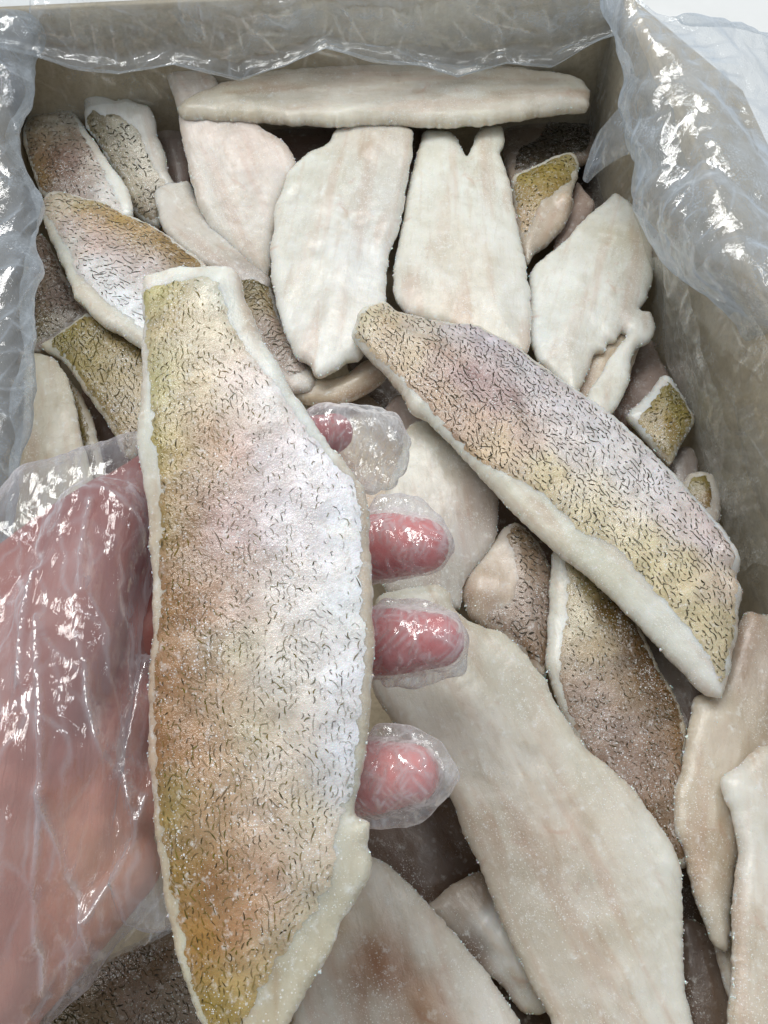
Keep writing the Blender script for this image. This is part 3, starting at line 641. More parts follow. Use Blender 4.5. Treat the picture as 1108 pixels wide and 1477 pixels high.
fillet('beige fillet behind the gloved index finger', -.016,
  [(440,590),(480,575),(530,572),(560,600),(585,640),(600,680),(590,720),(560,745),(500,760),(450,690)],
  [(540,590,'c0a88c'),(560,690,'cfb896'),(520,720,'ccb494'),(570,640,'d0c0a6')], tilt=(.1,-.1), T=.006, B=.005, R=.015, frost=140)
fillet('small pinkish tip in the gap above the rounded fillet near the index finger', -.014,
  [(556,592),(576,570),(596,580),(612,606),(620,640),(600,690),(584,660),(570,625)],
  [(585,600,'c2aca0'),(590,640,'b8a092')], tilt=(0,-.1), T=.005, B=.005, frost=70)
fillet('rounded frosty fillet under the diagonal skin-on fillet, behind the middle fingertip', .002,
  [(578,655),(582,632),(592,612),(612,606),(640,612),(680,650),(712,690),(718,720),(716,770),(704,796),(684,820),(668,846),(660,880),(600,880),(548,840),(540,760),(560,700)],
  [(600,620,'dcd8c6'),(600,680,'dcd8ca'),(640,700,'d4cabc'),(690,740,'b8a296'),(660,780,'cac0b8'),(620,770,'d0c8bc'),(640,840,'c2bab0')],
  tilt=(-.08,.03), axis=[(610,610),(640,850)], T=.006, B=.006, R=.02, frost=420, surf_frost=800)
fillet('big skin-on fillet lying diagonally on the pile, lavender and cream with dense dark flecks', .021,
  [(507,482),(512,462),(520,442),(536,434),(556,430),(572,444),(600,452),(640,462),(680,466),(712,480),(742,497),(772,520),(802,542),(836,566),(870,590),(902,616),(932,644),(962,674),(992,706),(1020,738),(1046,766),(1064,792),(1070,815),(1064,832),(1072,850),(1068,880),(1066,915),(1058,950),(1050,985),(1044,1003),(1028,1002),(1008,990),(978,960),(945,925),(910,888),(876,855),(842,826),(806,800),(776,772),(750,748),(722,720),(694,688),(664,655),(636,625),(612,604),(594,594),(580,566),(558,540),(532,512)],
  [(530,460,'dcd8c8'),(560,545,'dfdcd0'),(640,635,'e0dccc'),(740,740,'dfdac6'),(850,835,'dcdac6'),(950,930,'dedfd4'),(1035,995,'e6e6e2'),(900,610,'e4e2e0'),(1050,790,'e6e6ea'),(1065,860,'dcd4cc')],
  tilt=(.02,.06), axis=[(530,460),(1030,960)], T=.0075, B=.007, R=.012, bump=.0013, grid=.0014, spread=50, frost=420, surf_frost=500, bend=(-.004,0), group='skin-on frozen fillets',
  skin=[(512,480),(520,455),(538,440),(558,436),(576,450),(604,458),(642,467),(680,472),(712,486),(740,502),(770,526),(800,548),(834,572),(868,597),(898,622),(928,650),(958,680),(988,712),(1014,742),(1036,768),(1050,800),(1058,830),(1062,850),(1060,880),(1058,915),(1050,950),(1046,980),(1036,985),(1026,964),(1004,930),(982,905),(955,872),(925,842),(900,812),(872,788),(836,776),(808,746),(781,722),(741,699),(705,680),(674,656),(650,628),(628,604),(606,580),(580,552),(558,528),(532,506)],
  skin_cols=[(530,460,'d2cab2'),(560,480,'cdb89a'),(600,470,'d4ccc0'),(650,485,'cfc8c8'),(600,520,'ccb898'),(640,530,'c8b0a4'),(700,500,'d0cad0'),(680,560,'a68488'),(720,590,'a28282'),(660,555,'aa8a88'),(640,575,'c4a888'),(690,610,'bfa084'),(760,545,'d3cfd3'),(780,600,'d2cbcd'),(750,640,'c0a494'),(720,650,'cdb690'),(820,600,'d8d5d9'),(860,640,'dcdadd'),(820,660,'d6d0d0'),(790,690,'d2c49c'),(900,690,'dcd9db'),(940,700,'dedbdf'),(860,720,'dad2c2'),(850,750,'d6cba8'),(960,760,'dcd4d6'),(920,790,'dacfae'),(1010,780,'d8cdd0'),(980,830,'d8cca8'),(930,830,'dacfac'),(1030,850,'d6c8bc'),(1000,890,'d6caa6'),(1045,920,'d2c8ae'),(1035,970,'d0c6ac')],
  marks=dict(sp=(10,6.8), len=7.4, w=1.75, ang=-14, da=.26, dn=.8, fork=.42, lift=.35, pal=PAL_K+PAL_D, dens=[(540,460,.85),(600,500,1),(680,520,1),(700,600,1),(760,600,1),(800,640,.9),(850,620,.85),(870,690,.95),(920,680,.55),(930,760,.9),(1000,780,.8),(960,840,.95),(1020,860,1),(1030,930,1)]),
  dents=[(1050,800,20,.002),(1062,850,14,.0015)])
fillet('small plump piece, half pink flesh and half speckled skin, below the diagonal fillet', -.004,
  [(667,856),(672,828),(690,806),(710,782),(730,760),(746,755),(766,772),(786,800),(796,832),(798,880),(794,930),(786,976),(766,968),(744,940),(720,918),(694,904),(676,886)],
  [(690,850,'d4baa2'),(710,800,'d8c8b4'),(720,850,'d8bfa6'),(745,765,'d4c8ba'),(690,890,'c8b4a0')], tilt=(-.02,.02), axis=[(745,760),(740,960)], T=.008, B=.006, R=.014, bump=.002, frost=240, group='skin-on frozen fillets',
  skin=[(728,776),(746,762),(764,778),(782,804),(791,834),(793,880),(789,930),(782,964),(766,956),(746,930),(722,910),(700,896),(704,886),(732,878),(742,846),(738,806)],
  skin_cols=[(746,775,'a8947a'),(760,830,'b4a08e'),(780,880,'a8968a'),(740,890,'b8a698'),(770,940,'98806a')],
  marks=dict(sp=(9,8), len=8, w=2.03, ang=60, da=.6, fork=.4, pal=PAL_K, dens=[(750,800,.9),(770,870,.8),(720,895,.9),(770,940,.7)]), dents=[(700,850,26,.0025)])
fillet('brown-backed skin-on fillet lying lengthwise below the diagonal one, white rim on its left', .000,
  [(786,952),(790,900),(793,850),(797,800),(812,780),(840,800),(880,846),(910,884),(934,930),(956,975),(978,1015),(990,1052),(986,1100),(990,1170),(992,1250),(960,1240),(920,1170),(880,1130),(840,1090),(806,1020),(794,980)],
  [(800,850,'e2e0d2'),(798,950,'e6dfce'),(800,900,'e8e6dc'),(900,880,'c8b498'),(980,1040,'b8a488')], tilt=(0,.05), axis=[(810,790),(960,1220)], T=.007, B=.006, R=.009, group='skin-on frozen fillets', spread=35,
  skin=[(804,960),(812,900),(815,850),(812,808),(838,808),(876,850),(904,888),(928,932),(950,978),(972,1018),(982,1052),(979,1100),(982,1170),(984,1238),(960,1230),(922,1164),(884,1124),(846,1084),(814,1018)],
  skin_cols=[(820,830,'c0b496'),(850,840,'a89a70'),(830,900,'cfc6ae'),(880,890,'7a6232'),(910,940,'6a5026'),(930,960,'6a5026'),(850,940,'b8a688'),(940,1000,'74562c'),(955,1030,'745830'),(900,1000,'9c8262'),(850,1000,'b6a294'),(880,1050,'b09c90'),(960,1060,'96785a'),(940,1110,'a88e7a'),(900,1110,'b09a8c'),(965,1180,'8e745a')],
  marks=dict(sp=(9,7), len=5.5, w=1.56, ang=20, da=.6, fork=.15, pal=PAL_D, dens=[(840,850,.6),(900,920,.9),(850,960,.5),(940,1020,.8),(890,1060,.6),(960,1150,.7)]), frost=340, surf_frost=900)
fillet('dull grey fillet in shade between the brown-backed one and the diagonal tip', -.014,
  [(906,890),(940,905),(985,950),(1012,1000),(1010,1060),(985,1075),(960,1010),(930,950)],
  [(960,950,'9c8c80'),(990,1030,'948276')], T=.005, B=.005, frost=90)  # shade painted in as a duller, darker flesh tone
fillet('largest bare white fillet running down the lower middle under the fingertips', .008,
  [(536,985),(534,930),(538,880),(548,860),(580,852),(612,844),(634,844),(650,856),(656,878),(676,896),(704,906),(726,914),(752,936),(772,962),(788,986),(800,1014),(822,1044),(846,1078),(878,1106),(906,1130),(934,1166),(962,1204),(978,1238),(984,1280),(985,1330),(986,1390),(992,1440),(1000,1480),(1004,1530),(900,1560),(816,1540),(800,1490),(780,1446),(752,1390),(724,1330),(700,1272),(676,1220),(656,1170),(636,1130),(606,1100),(572,1048),(548,1012)],
  [(590,865,'dcd8c8'),(600,1020,'dcd4c4'),(560,990,'dcd6ca'),(700,960,'d6ceb8'),(690,1040,'dad2c4'),(640,1060,'d4c4b4'),(760,1000,'d8d2c0'),(740,1120,'d8cebf'),(830,1120,'dad4c2'),(790,1200,'d4c2b0'),(700,1200,'d6c8b2'),(860,1190,'d8cab2'),(940,1220,'e2e2da'),(840,1300,'d6c8b8'),(760,1330,'d6ccba'),(900,1340,'dccfb8'),(960,1340,'e2e2d8'),(960,1440,'e4e2da'),(860,1440,'dcd4c8'),(820,1480,'d8ccba')],
  tilt=(.02,.03), axis=[(600,860),(910,1500)], T=.0075, B=.006, R=.016, bump=.0014, grid=.0016, frost=620, surf_frost=620,
  dents=[(760,1100,22,-.0008),(800,1180,22,-.0008),(850,1290,24,-.0008),(880,1370,24,-.0008),(960,1230,26,.0014)])
# --- right side
fillet('yellow-green skin-on tip with a white folded flap, right of the notched fillet', .000,
  [(738,262),(752,250),(776,240),(800,228),(822,224),(832,232),(834,252),(824,284),(826,300),(812,330),(790,352),(772,366),(760,380),(744,340)],
  [(800,232,'dcd6c2'),(815,290,'d2c0a6'),(800,320,'d0bca6'),(760,360,'c0ae98')], tilt=(0,-.05), axis=[(830,230),(755,370)], T=.007, B=.006, R=.008, group='skin-on frozen fillets',
  skin=[(742,268),(756,256),(780,245),(804,234),(822,232),(829,244),(820,268),(808,280),(796,292),(780,304),(766,330),(756,352),(748,330)],
  skin_cols=[(760,270,'a89a66'),(790,255,'a4945a'),(820,245,'b0a47a'),(770,290,'b09a6e'),(755,320,'c4b096'),(790,280,'a8925e')],
  marks=dict(lift=.25, sp=(9,8), len=4.5, w=1.9, ang=30, da=.8, fork=.3, pal=PAL_D, dens=[(790,255,.9),(760,280,.7),(756,330,.5)]), frost=220, dents=[(815,300,14,.003)])
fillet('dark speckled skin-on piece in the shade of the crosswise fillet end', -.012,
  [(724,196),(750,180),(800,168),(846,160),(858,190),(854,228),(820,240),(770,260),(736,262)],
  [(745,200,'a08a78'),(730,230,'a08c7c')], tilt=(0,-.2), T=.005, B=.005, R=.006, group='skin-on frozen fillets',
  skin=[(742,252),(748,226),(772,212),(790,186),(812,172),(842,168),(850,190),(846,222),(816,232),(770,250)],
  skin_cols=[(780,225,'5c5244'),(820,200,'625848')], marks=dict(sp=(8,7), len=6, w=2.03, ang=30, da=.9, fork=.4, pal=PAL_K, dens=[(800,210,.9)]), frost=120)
fillet('pinkish sliver behind the yellow-green tip, beside the dark gap', -.010,
  [(806,330),(822,296),(832,264),(846,280),(858,298),(840,330),(812,362),(796,366)],
  [(840,300,'b89e90'),(815,345,'b0968a')], tilt=(0,-.1), T=.005, B=.005, frost=80)
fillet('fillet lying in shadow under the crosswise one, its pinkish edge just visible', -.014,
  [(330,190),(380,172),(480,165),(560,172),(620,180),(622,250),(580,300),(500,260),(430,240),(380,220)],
  [(420,200,'a8867a'),(600,220,'8c7468')], tilt=(0,-.2), T=.006, B=.005, frost=60)  # shadow of the crosswise fillet painted into these darker pinks
fillet('small olive skin-on corner with a thick frosty white edge, against the right wall', -.002,
  [(903,602),(918,586),(936,566),(954,544),(966,546),(976,562),(988,580),(1001,606),(990,630),(978,650),(966,672),(944,650),(920,622)],
  [(925,580,'e2e4e2'),(945,556,'e4e6e2'),(910,600,'dfe0dc'),(985,640,'c0b088')], tilt=(.04,0), T=.006, B=.006, R=.006, axis=[(910,600),(980,640)], group='skin-on frozen fillets', spread=20,
  skin=[(918,612),(930,596),(946,576),(960,556),(972,568),(984,586),(995,608),(985,630),(974,648),(964,664),(944,644)],
  skin_cols=[(955,565,'a09660'),(975,590,'968a54'),(945,600,'a8986a'),(960,620,'a68c4a'),(985,620,'a89a64'),(955,645,'b0a078')],
  marks=dict(sp=(8,7), len=5, w=1.8, ang=90, da=.5, fork=.1, pal=PAL_D, dens=[(950,580,.8),(960,630,.35)]), frost=300)
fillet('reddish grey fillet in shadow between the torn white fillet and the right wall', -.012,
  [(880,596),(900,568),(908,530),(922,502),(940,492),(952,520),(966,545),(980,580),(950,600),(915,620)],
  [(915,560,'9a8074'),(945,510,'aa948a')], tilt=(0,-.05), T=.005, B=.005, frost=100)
fillet('grey speckled piece beneath the olive corner at the right wall', -.012,
  [(960,670),(980,645),(1000,650),(1008,690),(1002,720),(980,720)],
  [(985,680,'9a8c84')], T=.005, B=.005, frost=60)
fillet('smallest rounded nub with a green-brown spot, half behind the diagonal fillet by the right wall', -.004,
  [(984,700),(994,686),(1012,681),(1028,686),(1038,702),(1042,730),(1038,752),(1028,764),(1006,750),(990,728)],
  [(1025,700,'c8bfb0'),(1035,740,'b8aca0')], T=.006, B=.006, R=.007, group='skin-on frozen fillets', spread=20,
  skin=[(990,704),(1000,692),(1014,690),(1022,706),(1024,730),(1014,748),(1000,736)],
  skin_cols=[(1005,700,'928658'),(1015,725,'8e7446')], marks=dict(sp=(7,7), len=5, w=1.56, ang=0, da=.6, pal=PAL_D, dens=[(1005,710,.5)]), frost=100)
fillet('tall cream fillet under the diagonal tip, tapering down to a ragged point', .002,
  [(1000,1010),(1016,1000),(1040,985),(1056,930),(1072,884),(1100,886),(1140,900),(1160,1010),(1130,1120),(1080,1190),(1062,1240),(1054,1300),(1052,1360),(1046,1374),(1026,1356),(1014,1322),(1000,1286),(988,1236),(974,1198),(972,1152),(982,1108),(992,1060)],
  [(1060,900,'cfc0ae'),(1080,960,'bfaa98'),(1010,1030,'d2c4aa'),(1000,1140,'d8c8ae'),(1040,1060,'cdbba4'),(1020,1240,'cbb496'),(1040,1330,'d6ccba'),(1100,950,'c4b09c')],
  tilt=(-.04,.02), axis=[(1080,890),(1040,1360)], T=.007, B=.006, R=.014, frost=460, surf_frost=560)
fillet('fillet with a frosty hooked shoulder, cropped by the right edge of the photo', .014,
  [(1040,1124),(1052,1112),(1068,1104),(1080,1088),(1100,1078),(1140,1080),(1180,1200),(1190,1400),(1180,1560),(1060,1560),(1050,1480),(1056,1400),(1056,1320),(1060,1270),(1066,1220),(1056,1170),(1044,1148)],
  [(1055,1130,'e4e4dc'),(1060,1180,'e2e2da'),(1075,1250,'dcd6cc'),(1100,1140,'d4c4b0'),(1090,1340,'d8ccba'),(1075,1430,'dcd4c4'),(1100,1450,'cfbba4')],
  tilt=(-.05,0), axis=[(1090,1090),(1110,1540)], T=.007, B=.006, R=.014, frost=520)
# --- bottom
fillet('white fillet with an orange-brown streak at the bottom middle, under the held one', .004,
  [(430,1440),(446,1390),(470,1330),(500,1270),(530,1236),(545,1238),(570,1258),(600,1284),(630,1318),(660,1352),(690,1386),(716,1424),(740,1456),(752,1484),(740,1560),(560,1570),(420,1560)],
  [(540,1260,'d8d0c0'),(580,1300,'d8d0c2'),(520,1320,'d4c6b0'),(500,1370,'dacfbe'),(520,1378,'b07c48'),(545,1388,'ac7440'),(575,1408,'b07c4c'),(605,1440,'b88a5c'),(480,1340,'d0b48c'),(620,1370,'d8d2c4'),(670,1420,'dad4c8'),(470,1450,'dedad0'),(560,1460,'d8d0c4'),(720,1470,'dcd6cc')],
  tilt=(-.03,-.05), axis=[(540,1240),(620,1520)], T=.007, B=.006, R=.02, frost=360, spread=16)
fillet('fillet with a bright frosty lump on its side, under the largest white one', -.010,
  [(616,1312),(636,1290),(660,1270),(690,1258),(720,1270),(740,1330),(770,1390),(800,1450),(760,1462),(720,1420),(680,1390),(650,1350)],
  [(650,1300,'b8a896'),(690,1290,'b8a28c'),(730,1350,'f4f4f0'),(715,1330,'f6f6f2'),(740,1375,'f2f2ee'),(752,1400,'eeece6'),(765,1420,'e8e6de'),(680,1370,'8a7462')],
  tilt=(0,-.05), T=.006, B=.006, R=.01, frost=300, spread=12, dents=[(728,1350,26,.004),(750,1395,22,.003)])
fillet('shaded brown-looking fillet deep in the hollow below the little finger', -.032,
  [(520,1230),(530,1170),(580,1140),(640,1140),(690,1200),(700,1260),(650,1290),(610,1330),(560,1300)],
  [(600,1200,'8e7664'),(560,1260,'80695a'),(660,1250,'8a705e')], T=.006, B=.006, R=.014, frost=30)  # brown here is the hollow's shade painted into the flesh colour
fillet('flecked skin-on fillet at the bottom left below the glove cuff', .004,
  [(40,1500),(70,1440),(110,1404),(160,1376),(210,1350),(256,1330),(300,1380),(330,1460),(320,1540),(180,1570),(40,1560)],
  [(60,1470,'a89888'),(300,1400,'c0b09a')], tilt=(0,.05), axis=[(70,1480),(300,1400)], T=.006, B=.006, R=.008, group='skin-on frozen fillets',
  skin=[(50,1500),(78,1446),(114,1412),(160,1386),(210,1360),(252,1342),(290,1384),(318,1460),(310,1530),(180,1555),(52,1545)],
  skin_cols=[(110,1430,'8a7660'),(160,1410,'927c66'),(220,1380,'8c765c'),(200,1440,'b0a094'),(150,1460,'9c8c74'),(260,1430,'a89884'),(100,1470,'8e8060')],
  marks=dict(sp=(9,7.5), len=7, w=1.87, ang=-50, da=.5, fork=.25, pal=PAL_D+PAL_K, dens=[(150,1420,.85),(220,1420,.75)]), frost=160, surf_frost=420)
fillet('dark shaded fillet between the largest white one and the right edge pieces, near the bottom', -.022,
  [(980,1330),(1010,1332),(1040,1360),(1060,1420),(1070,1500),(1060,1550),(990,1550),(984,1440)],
  [(1010,1380,'806a5c'),(1040,1450,'86705f')], T=.006, B=.006, frost=50)  # flesh colour darkened to stand for the shade down here
fillet('pale sliver hanging below the ragged point of the tall cream fillet', -.010,
  [(1030,1350),(1050,1350),(1062,1400),(1066,1450),(1056,1452),(1040,1410)],
  [(1050,1400,'cfc4b4')], T=.005, B=.005, frost=90)
# deep layer seen only through the gaps, shade painted into its flesh colours
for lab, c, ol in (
  ('shade-coloured red-brown fillet deep in the gap left of the held fillet', '80604f', [(120,560),(180,580),(230,640),(240,720),(180,740),(120,700)]),
  ('shade-coloured fillet deep in the gap between the diagonal fillet and the plump piece', '84695a', [(690,700),(720,680),(800,750),(820,810),(760,830),(700,800)]),
  ('shade-coloured fillet deep in the small gap above the glove tip', '64503f', [(500,520),(580,500),(640,600),(600,640),(540,600)]),
  ('shade-coloured fillet deep below the lower middle piece near the bottom edge', '6a5548', [(600,1380),(680,1340),(800,1430),(840,1540),(640,1540)]),
  ('shade-coloured fillet deep at the far right corner of the pile', '5c4a3e', [(800,240),(900,230),(960,330),(930,420),(840,380)]),
  ('shade-coloured fillet deep beside the largest white one at the lower right', '6e5848', [(930,1160),(1000,1100),(1050,1250),(1040,1400),(980,1380)])):
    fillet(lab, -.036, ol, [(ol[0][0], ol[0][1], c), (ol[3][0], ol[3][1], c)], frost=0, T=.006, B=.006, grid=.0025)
# ------------------------------------------------------------------ plastic bag lining the box
def spline_grid(rows, nu, nv, sharp=False):
    R = np.array([[at(x, y, z) for x, y, z in r] for r in rows])
    def res(A, n):
        k = len(A); t = np.linspace(0, k-1-1e-9, n); i = t.astype(int); f = (t-i).reshape(-1, *([1]*(A.ndim-1)))
        g = lambda j: A[np.clip(j, 0, k-1)]
        p0, p1, p2, p3 = g(i-1), g(i), g(i+1), g(i+2)
        return .5*((2*p1)+(p2-p0)*f+(2*p0-5*p1+4*p2-p3)*f**2+(3*p1-p0-3*p2+p3)*f**3)
    R = res(R, nu)
    if sharp:
        k = R.shape[1]; t = np.linspace(0, k-1-1e-9, nv); i = t.astype(int); f = (t-i)[None, :, None]; f = f*f*(3-2*f)*.25+f*.75
        R = R[:, i]*(1-f)+R[:, np.minimum(i+1, k-1)]*f
    else: R = res(R.transpose(1, 0, 2), nv).transpose(1, 0, 2)
    return R
FOLD = {}
def crumple(P, amp, seed, sc=28, hold=0.0):
    """folded-film relief: ridged folds in random directions over the sheet"""
    nu, nv, _ = P.shape
    du = np.gradient(P, axis=0); dv = np.gradient(P, axis=1); n = np.cross(du, dv); n /= np.linalg.norm(n, axis=2, keepdims=True)+1e-12; fd = np.zeros(nu*nv)
    q = P.reshape(-1, 3); rs = np.random.default_rng(seed); h = np.zeros(len(q))
    w = np.stack([perlin3(q, 22, seed), perlin3(q, 22, seed+3), perlin3(q, 22, seed+5)], 1)*.004
    for k in range(8):
        d = rs.normal(0, 1, 3); d /= np.linalg.norm(d); f = sc*1.36**k*rs.uniform(.8, 1.2)
        ph = ((q+w)@d)*f+rs.uniform(0, 9)
        tri_ = np.abs((ph % 1)-.5)*2
        m = np.clip(perlin3(q, 26+4*k, seed+20+k)*1.4+.2, 0, 1)
        h += tri_*m*amp/(1.35**k)
        g_ = np.abs(np.gradient((((q+w)@d)*f).reshape(nu, nv), axis=1))+np.abs(np.gradient((((q+w)@d)*f).reshape(nu, nv), axis=0))
        fd = np.maximum(fd, np.clip(1-(1-tri_)*.5/(g_.ravel()*1.1+1e-6), 0, 1)*np.clip(m*1.6-.55, 0, 1))
    h -= h.mean()
    e = np.ones((nu, nv))*(1-hold*np.clip((np.arange(nu)/nu-.62)/.25, 0, 1))[:, None]
    Q = P+n*(h.reshape(nu, nv)*e)[..., None]; FOLD[Q.tobytes()[:4000]] = fd
    return Q
def sheets_obj(name, grids, mat, parent=None):
    V = []; F = []; o = 0; fo = []
    for G in grids:
        fo.append(FOLD[G.tobytes()[:4000]])
        nu, nv, _ = G.shape; V.append(G.reshape(-1, 3))
        i, j = np.meshgrid(np.arange(nu-1), np.arange(nv-1), indexing='ij'); a = (o+i*nv+j).ravel()
        F += np.stack([a, a+1, a+nv+1, a+nv], 1).tolist(); o += nu*nv
    return mesh_obj(name, np.concatenate(V), F, mat, parent, fl={'fold': np.concatenate(fo)})
bag = bpy.data.objects.new('plastic_bag', None); COL.objects.link(bag)
tag(bag, 'crumpled clear plastic liner bag folded over the rim of the cardboard box', 'plastic bag')
wallY = lambda x: A_[1]+(B_[1]-A_[1])*(at(x, 100, .04)[0]-A_[0])/(B_[0]-A_[0])
def hang(x, y, off):
    P = at_y(x, y, wallY(x)-off); return (x, y, P[2])
xs = [-70, 0, 45, 100, 170, 250, 345, 410, 470, 540, 610, 660, 730, 795, 850, 885]
ys = [60, 70, 80, 98, 108, 94, 116, 96, 70, 88, 96, 112, 92, 98, 66, 50]
far = []
far.append([(x, -90, .035) for x in xs])
far.append([(x, -30, .078) for x in xs])
far.append([(x, 8-5*(k % 3), .076+.002*(k % 2)) for k, x in enumerate(xs)])
far.append([hang(x, y*.62+6, .010) for x, y in zip(xs, ys)])
far.append([hang(x, y*.9, .016) for x, y in zip(xs, ys)])
far.append([hang(x, y, .018) for x, y in zip(xs, ys)])
far.append([hang(x+4, y-4, .013) for x, y in zip(xs, ys)])
g1 = crumple(spline_grid(far, 190, 480, True), .0064, 5, 17, .88)
sheets_obj('far_flap', [g1], M_FAR, bag)
# left fold: curled edge first, then outwards over the left wall
E_ = [(40,30,.060),(46,84,.056),(51,130,.052),(34,180,.048),(30,210,.044),(46,250,.042),(63,287,.040),(57,350,.042),(52,420,.044),(46,500,.046),(40,560,.048),(37,640,.050),(29,740,.053),(22,830,.056),(12,960,.06),(0,1100,.062)]
left = [[(x-16, y+4, z-.014) for x, y, z in E_], [(x-3, y+1, z-.005) for x, y, z in E_], E_, [(x-12, y-2, z+.004) for x, y, z in E_],
        [(x-40, y-8, z+.010) for x, y, z in E_], [(x-90, y-14, z+.012) for x, y, z in E_], [(x-170, y-20, z+.006) for x, y, z in E_]]
g2 = crumple(spline_grid(left, 190, 420), .0056, 11, 15)
# right fold, big loose lobe over the right wall
E2 = [(868,0,0.078),(880,50,0.076),(905,110,0.068),(896,152,0.062),(902,200,0.058),(917,240,0.055),(918,290,0.052),(930,325,0.050),(948,350,0.048),(962,378,0.046),(978,402,0.045),(1012,428,0.047),(1052,462,0.049),(1084,492,0.051),(1112,514,0.052),(1150,550,0.054)]
right = [[(x+16, y+2, z-.012) for x, y, z in E2], [(x+3, y+1, z-.004) for x, y, z in E2], E2,
         [(x+14, y-3, z+.010) for x, y, z in E2], [(x+55, y-12, max(z+.020, .080)) for x, y, z in E2],
         [(x+115, max(y-26, 30), .088) for x, y, z in E2], [(x+190, max(y-40, 42), .074) for x, y, z in E2], [(x+290, max(y-60, 70), .045) for x, y, z in E2]]
g3 = crumple(spline_grid(right, 240, 420), .0068, 17, 14)
# loose pleat hanging inside the corner
pl = [[(898,150,.046),(904,185,.043),(912,222,.040)], [(878,172,.038),(886,200,.036),(898,226,.034)],
      [(860,196,.028),(868,218,.027),(880,236,.026)], [(848,228,.020),(852,242,.019),(862,250,.018)], [(840,258,.012),(843,262,.012),(848,264,.012)]]
g4 = crumple(spline_grid(pl, 50, 40), .0012, 23, 40)
sheets_obj('side_fold', [g2], M_BAG, bag); sheets_obj('side_fold', [g3], M_BAG, bag); sheets_obj('pleat', [g4], M_BAG, bag)
# film clinging to the inside of the far and right walls
def liner(p, q, off, seed, amp):
    d = (q-p)/np.linalg.norm(q-p); n = np.array([-d[1], d[0]]); nu, nv = 110, 360
    G = np.zeros((nu, nv, 3))
    for i, s in enumerate(np.linspace(0, 1, nu)):
        for j, t in enumerate(np.linspace(0, 1, nv)):
            P = p+(q-p)*t-n*(off+.003*(1-s)**2); G[i, j] = (P[0], P[1], -.05+(.121)*s)
    return crumple(G, amp, seed, 20)
wf = [[(938,372,.004),(950,370,.020),(962,372,.034),(985,378,.040)], [(950,450,-.002),(966,448,.014),(978,446,.028),(1000,452,.036)],
      [(972,545,-.006),(990,540,.010),(1003,536,.022),(1026,545,.032)], [(1004,640,-.008),(1018,632,.006),(1030,626,.016),(1056,632,.026)],
      [(1036,730,-.008),(1048,722,.004),(1060,715,.012),(1088,720,.022)], [(1068,830,-.008),(1080,820,.002),(1092,812,.010),(1120,820,.018)]]
wf2 = [[(1052,560,.034),(1064,590,.034),(1092,575,.040)], [(1060,600,.026),(1072,612,.030),(1104,600,.038)], [(1068,640,.020),(1080,646,.027),(1112,640,.036)], [(1082,690,.016),(1094,694,.024),(1124,690,.034)], [(1100,750,.012),(1112,752,.020),(1138,745,.030)]]
sheets_obj('wall_fold', [crumple(spline_grid(wf, 160, 60), .0030, 61, 30), crumple(spline_grid(wf2, 90, 50), .0012, 63, 30)], M_LINER, bag)
sheets_obj('liner', [liner(A_, B_, .003, 31, .0022), liner(B_, Cn, .0035, 37, .0030)], M_LINER, bag)

# ------------------------------------------------------------------ person: hand (one mesh) and glove
def capsules(chains, inflate=0.0):
    """union of tapered capsules as one closed surface through a voxel remesh"""
    bm = bmesh.new()
    for ch in chains:
        P = [np.array(at(x, y, z)) for x, y, z, r in ch]; Rr = [r*.001+inflate for *_, r in ch]
        C = []
        for i in range(len(P)-1):
            k = max(2, int(np.linalg.norm(P[i+1]-P[i])/(min(Rr[i], Rr[i+1])*.35)))
            for t in np.linspace(0, 1, k, endpoint=(i == len(P)-2)): C.append((P[i]*(1-t)+P[i+1]*t, Rr[i]*(1-t)+Rr[i+1]*t))
        for c, r in C:
            m = __import__('mathutils').Matrix.Translation(c)
            bmesh.ops.create_icosphere(bm, subdivisions=2, radius=r, matrix=m)
    me = bpy.data.meshes.new('tmp'); bm.to_mesh(me); bm.free()
    o = bpy.data.objects.new('tmp', me); COL.objects.link(o)
    return o
def remeshed(o, vox, it):
    m = o.modifiers.new('r', 'REMESH'); m.mode = 'VOXEL'; m.voxel_size = vox; m.use_smooth_shade = True
    s = o.modifiers.new('s', 'SMOOTH'); s.iterations = it; s.factor = .5
    dg = bpy.context.evaluated_depsgraph_get(); ev = o.evaluated_get(dg); me = ev.to_mesh()
    n = len(me.vertices); v = np.zeros(n*3); me.vertices.foreach_get('co', v); v = v.reshape(-1, 3)
    nr = np.zeros(n*3); me.vertices.foreach_get('normal', nr); nr = nr.reshape(-1, 3)
    f = [tuple(p.vertices) for p in me.polygons]
    ev.to_mesh_clear(); old = o.data; bpy.data.objects.remove(o); bpy.data.meshes.remove(old)
    return v, nr, f
fingers = dict(
    index=[(150,860,.096,13),(320,705,.088,11),(410,650,.086,10),(462,632,.090,9),(482,624,.093,7.5)],
    middle=[(140,960,.094,13),(340,840,.084,11),(470,797,.084,11.8),(560,787,.092,11.8),(608,787,.096,9.8)],
    ring=[(130,1060,.092,13),(350,965,.082,11.5),(480,930,.084,11.5),(570,925,.093,11.3),(632,924,.098,9)],
    little=[(110,1160,.090,12),(340,1135,.082,10.5),(470,1129,.086,10.8),(540,1121,.095,11.2),(592,1116,.099,9.2)])
thumb = [(20,1120,.100,22),(90,930,.108,19),(135,800,.110,15.5),(180,735,.104,13),(250,680,.098,11.5),(300,640,.096,9)]
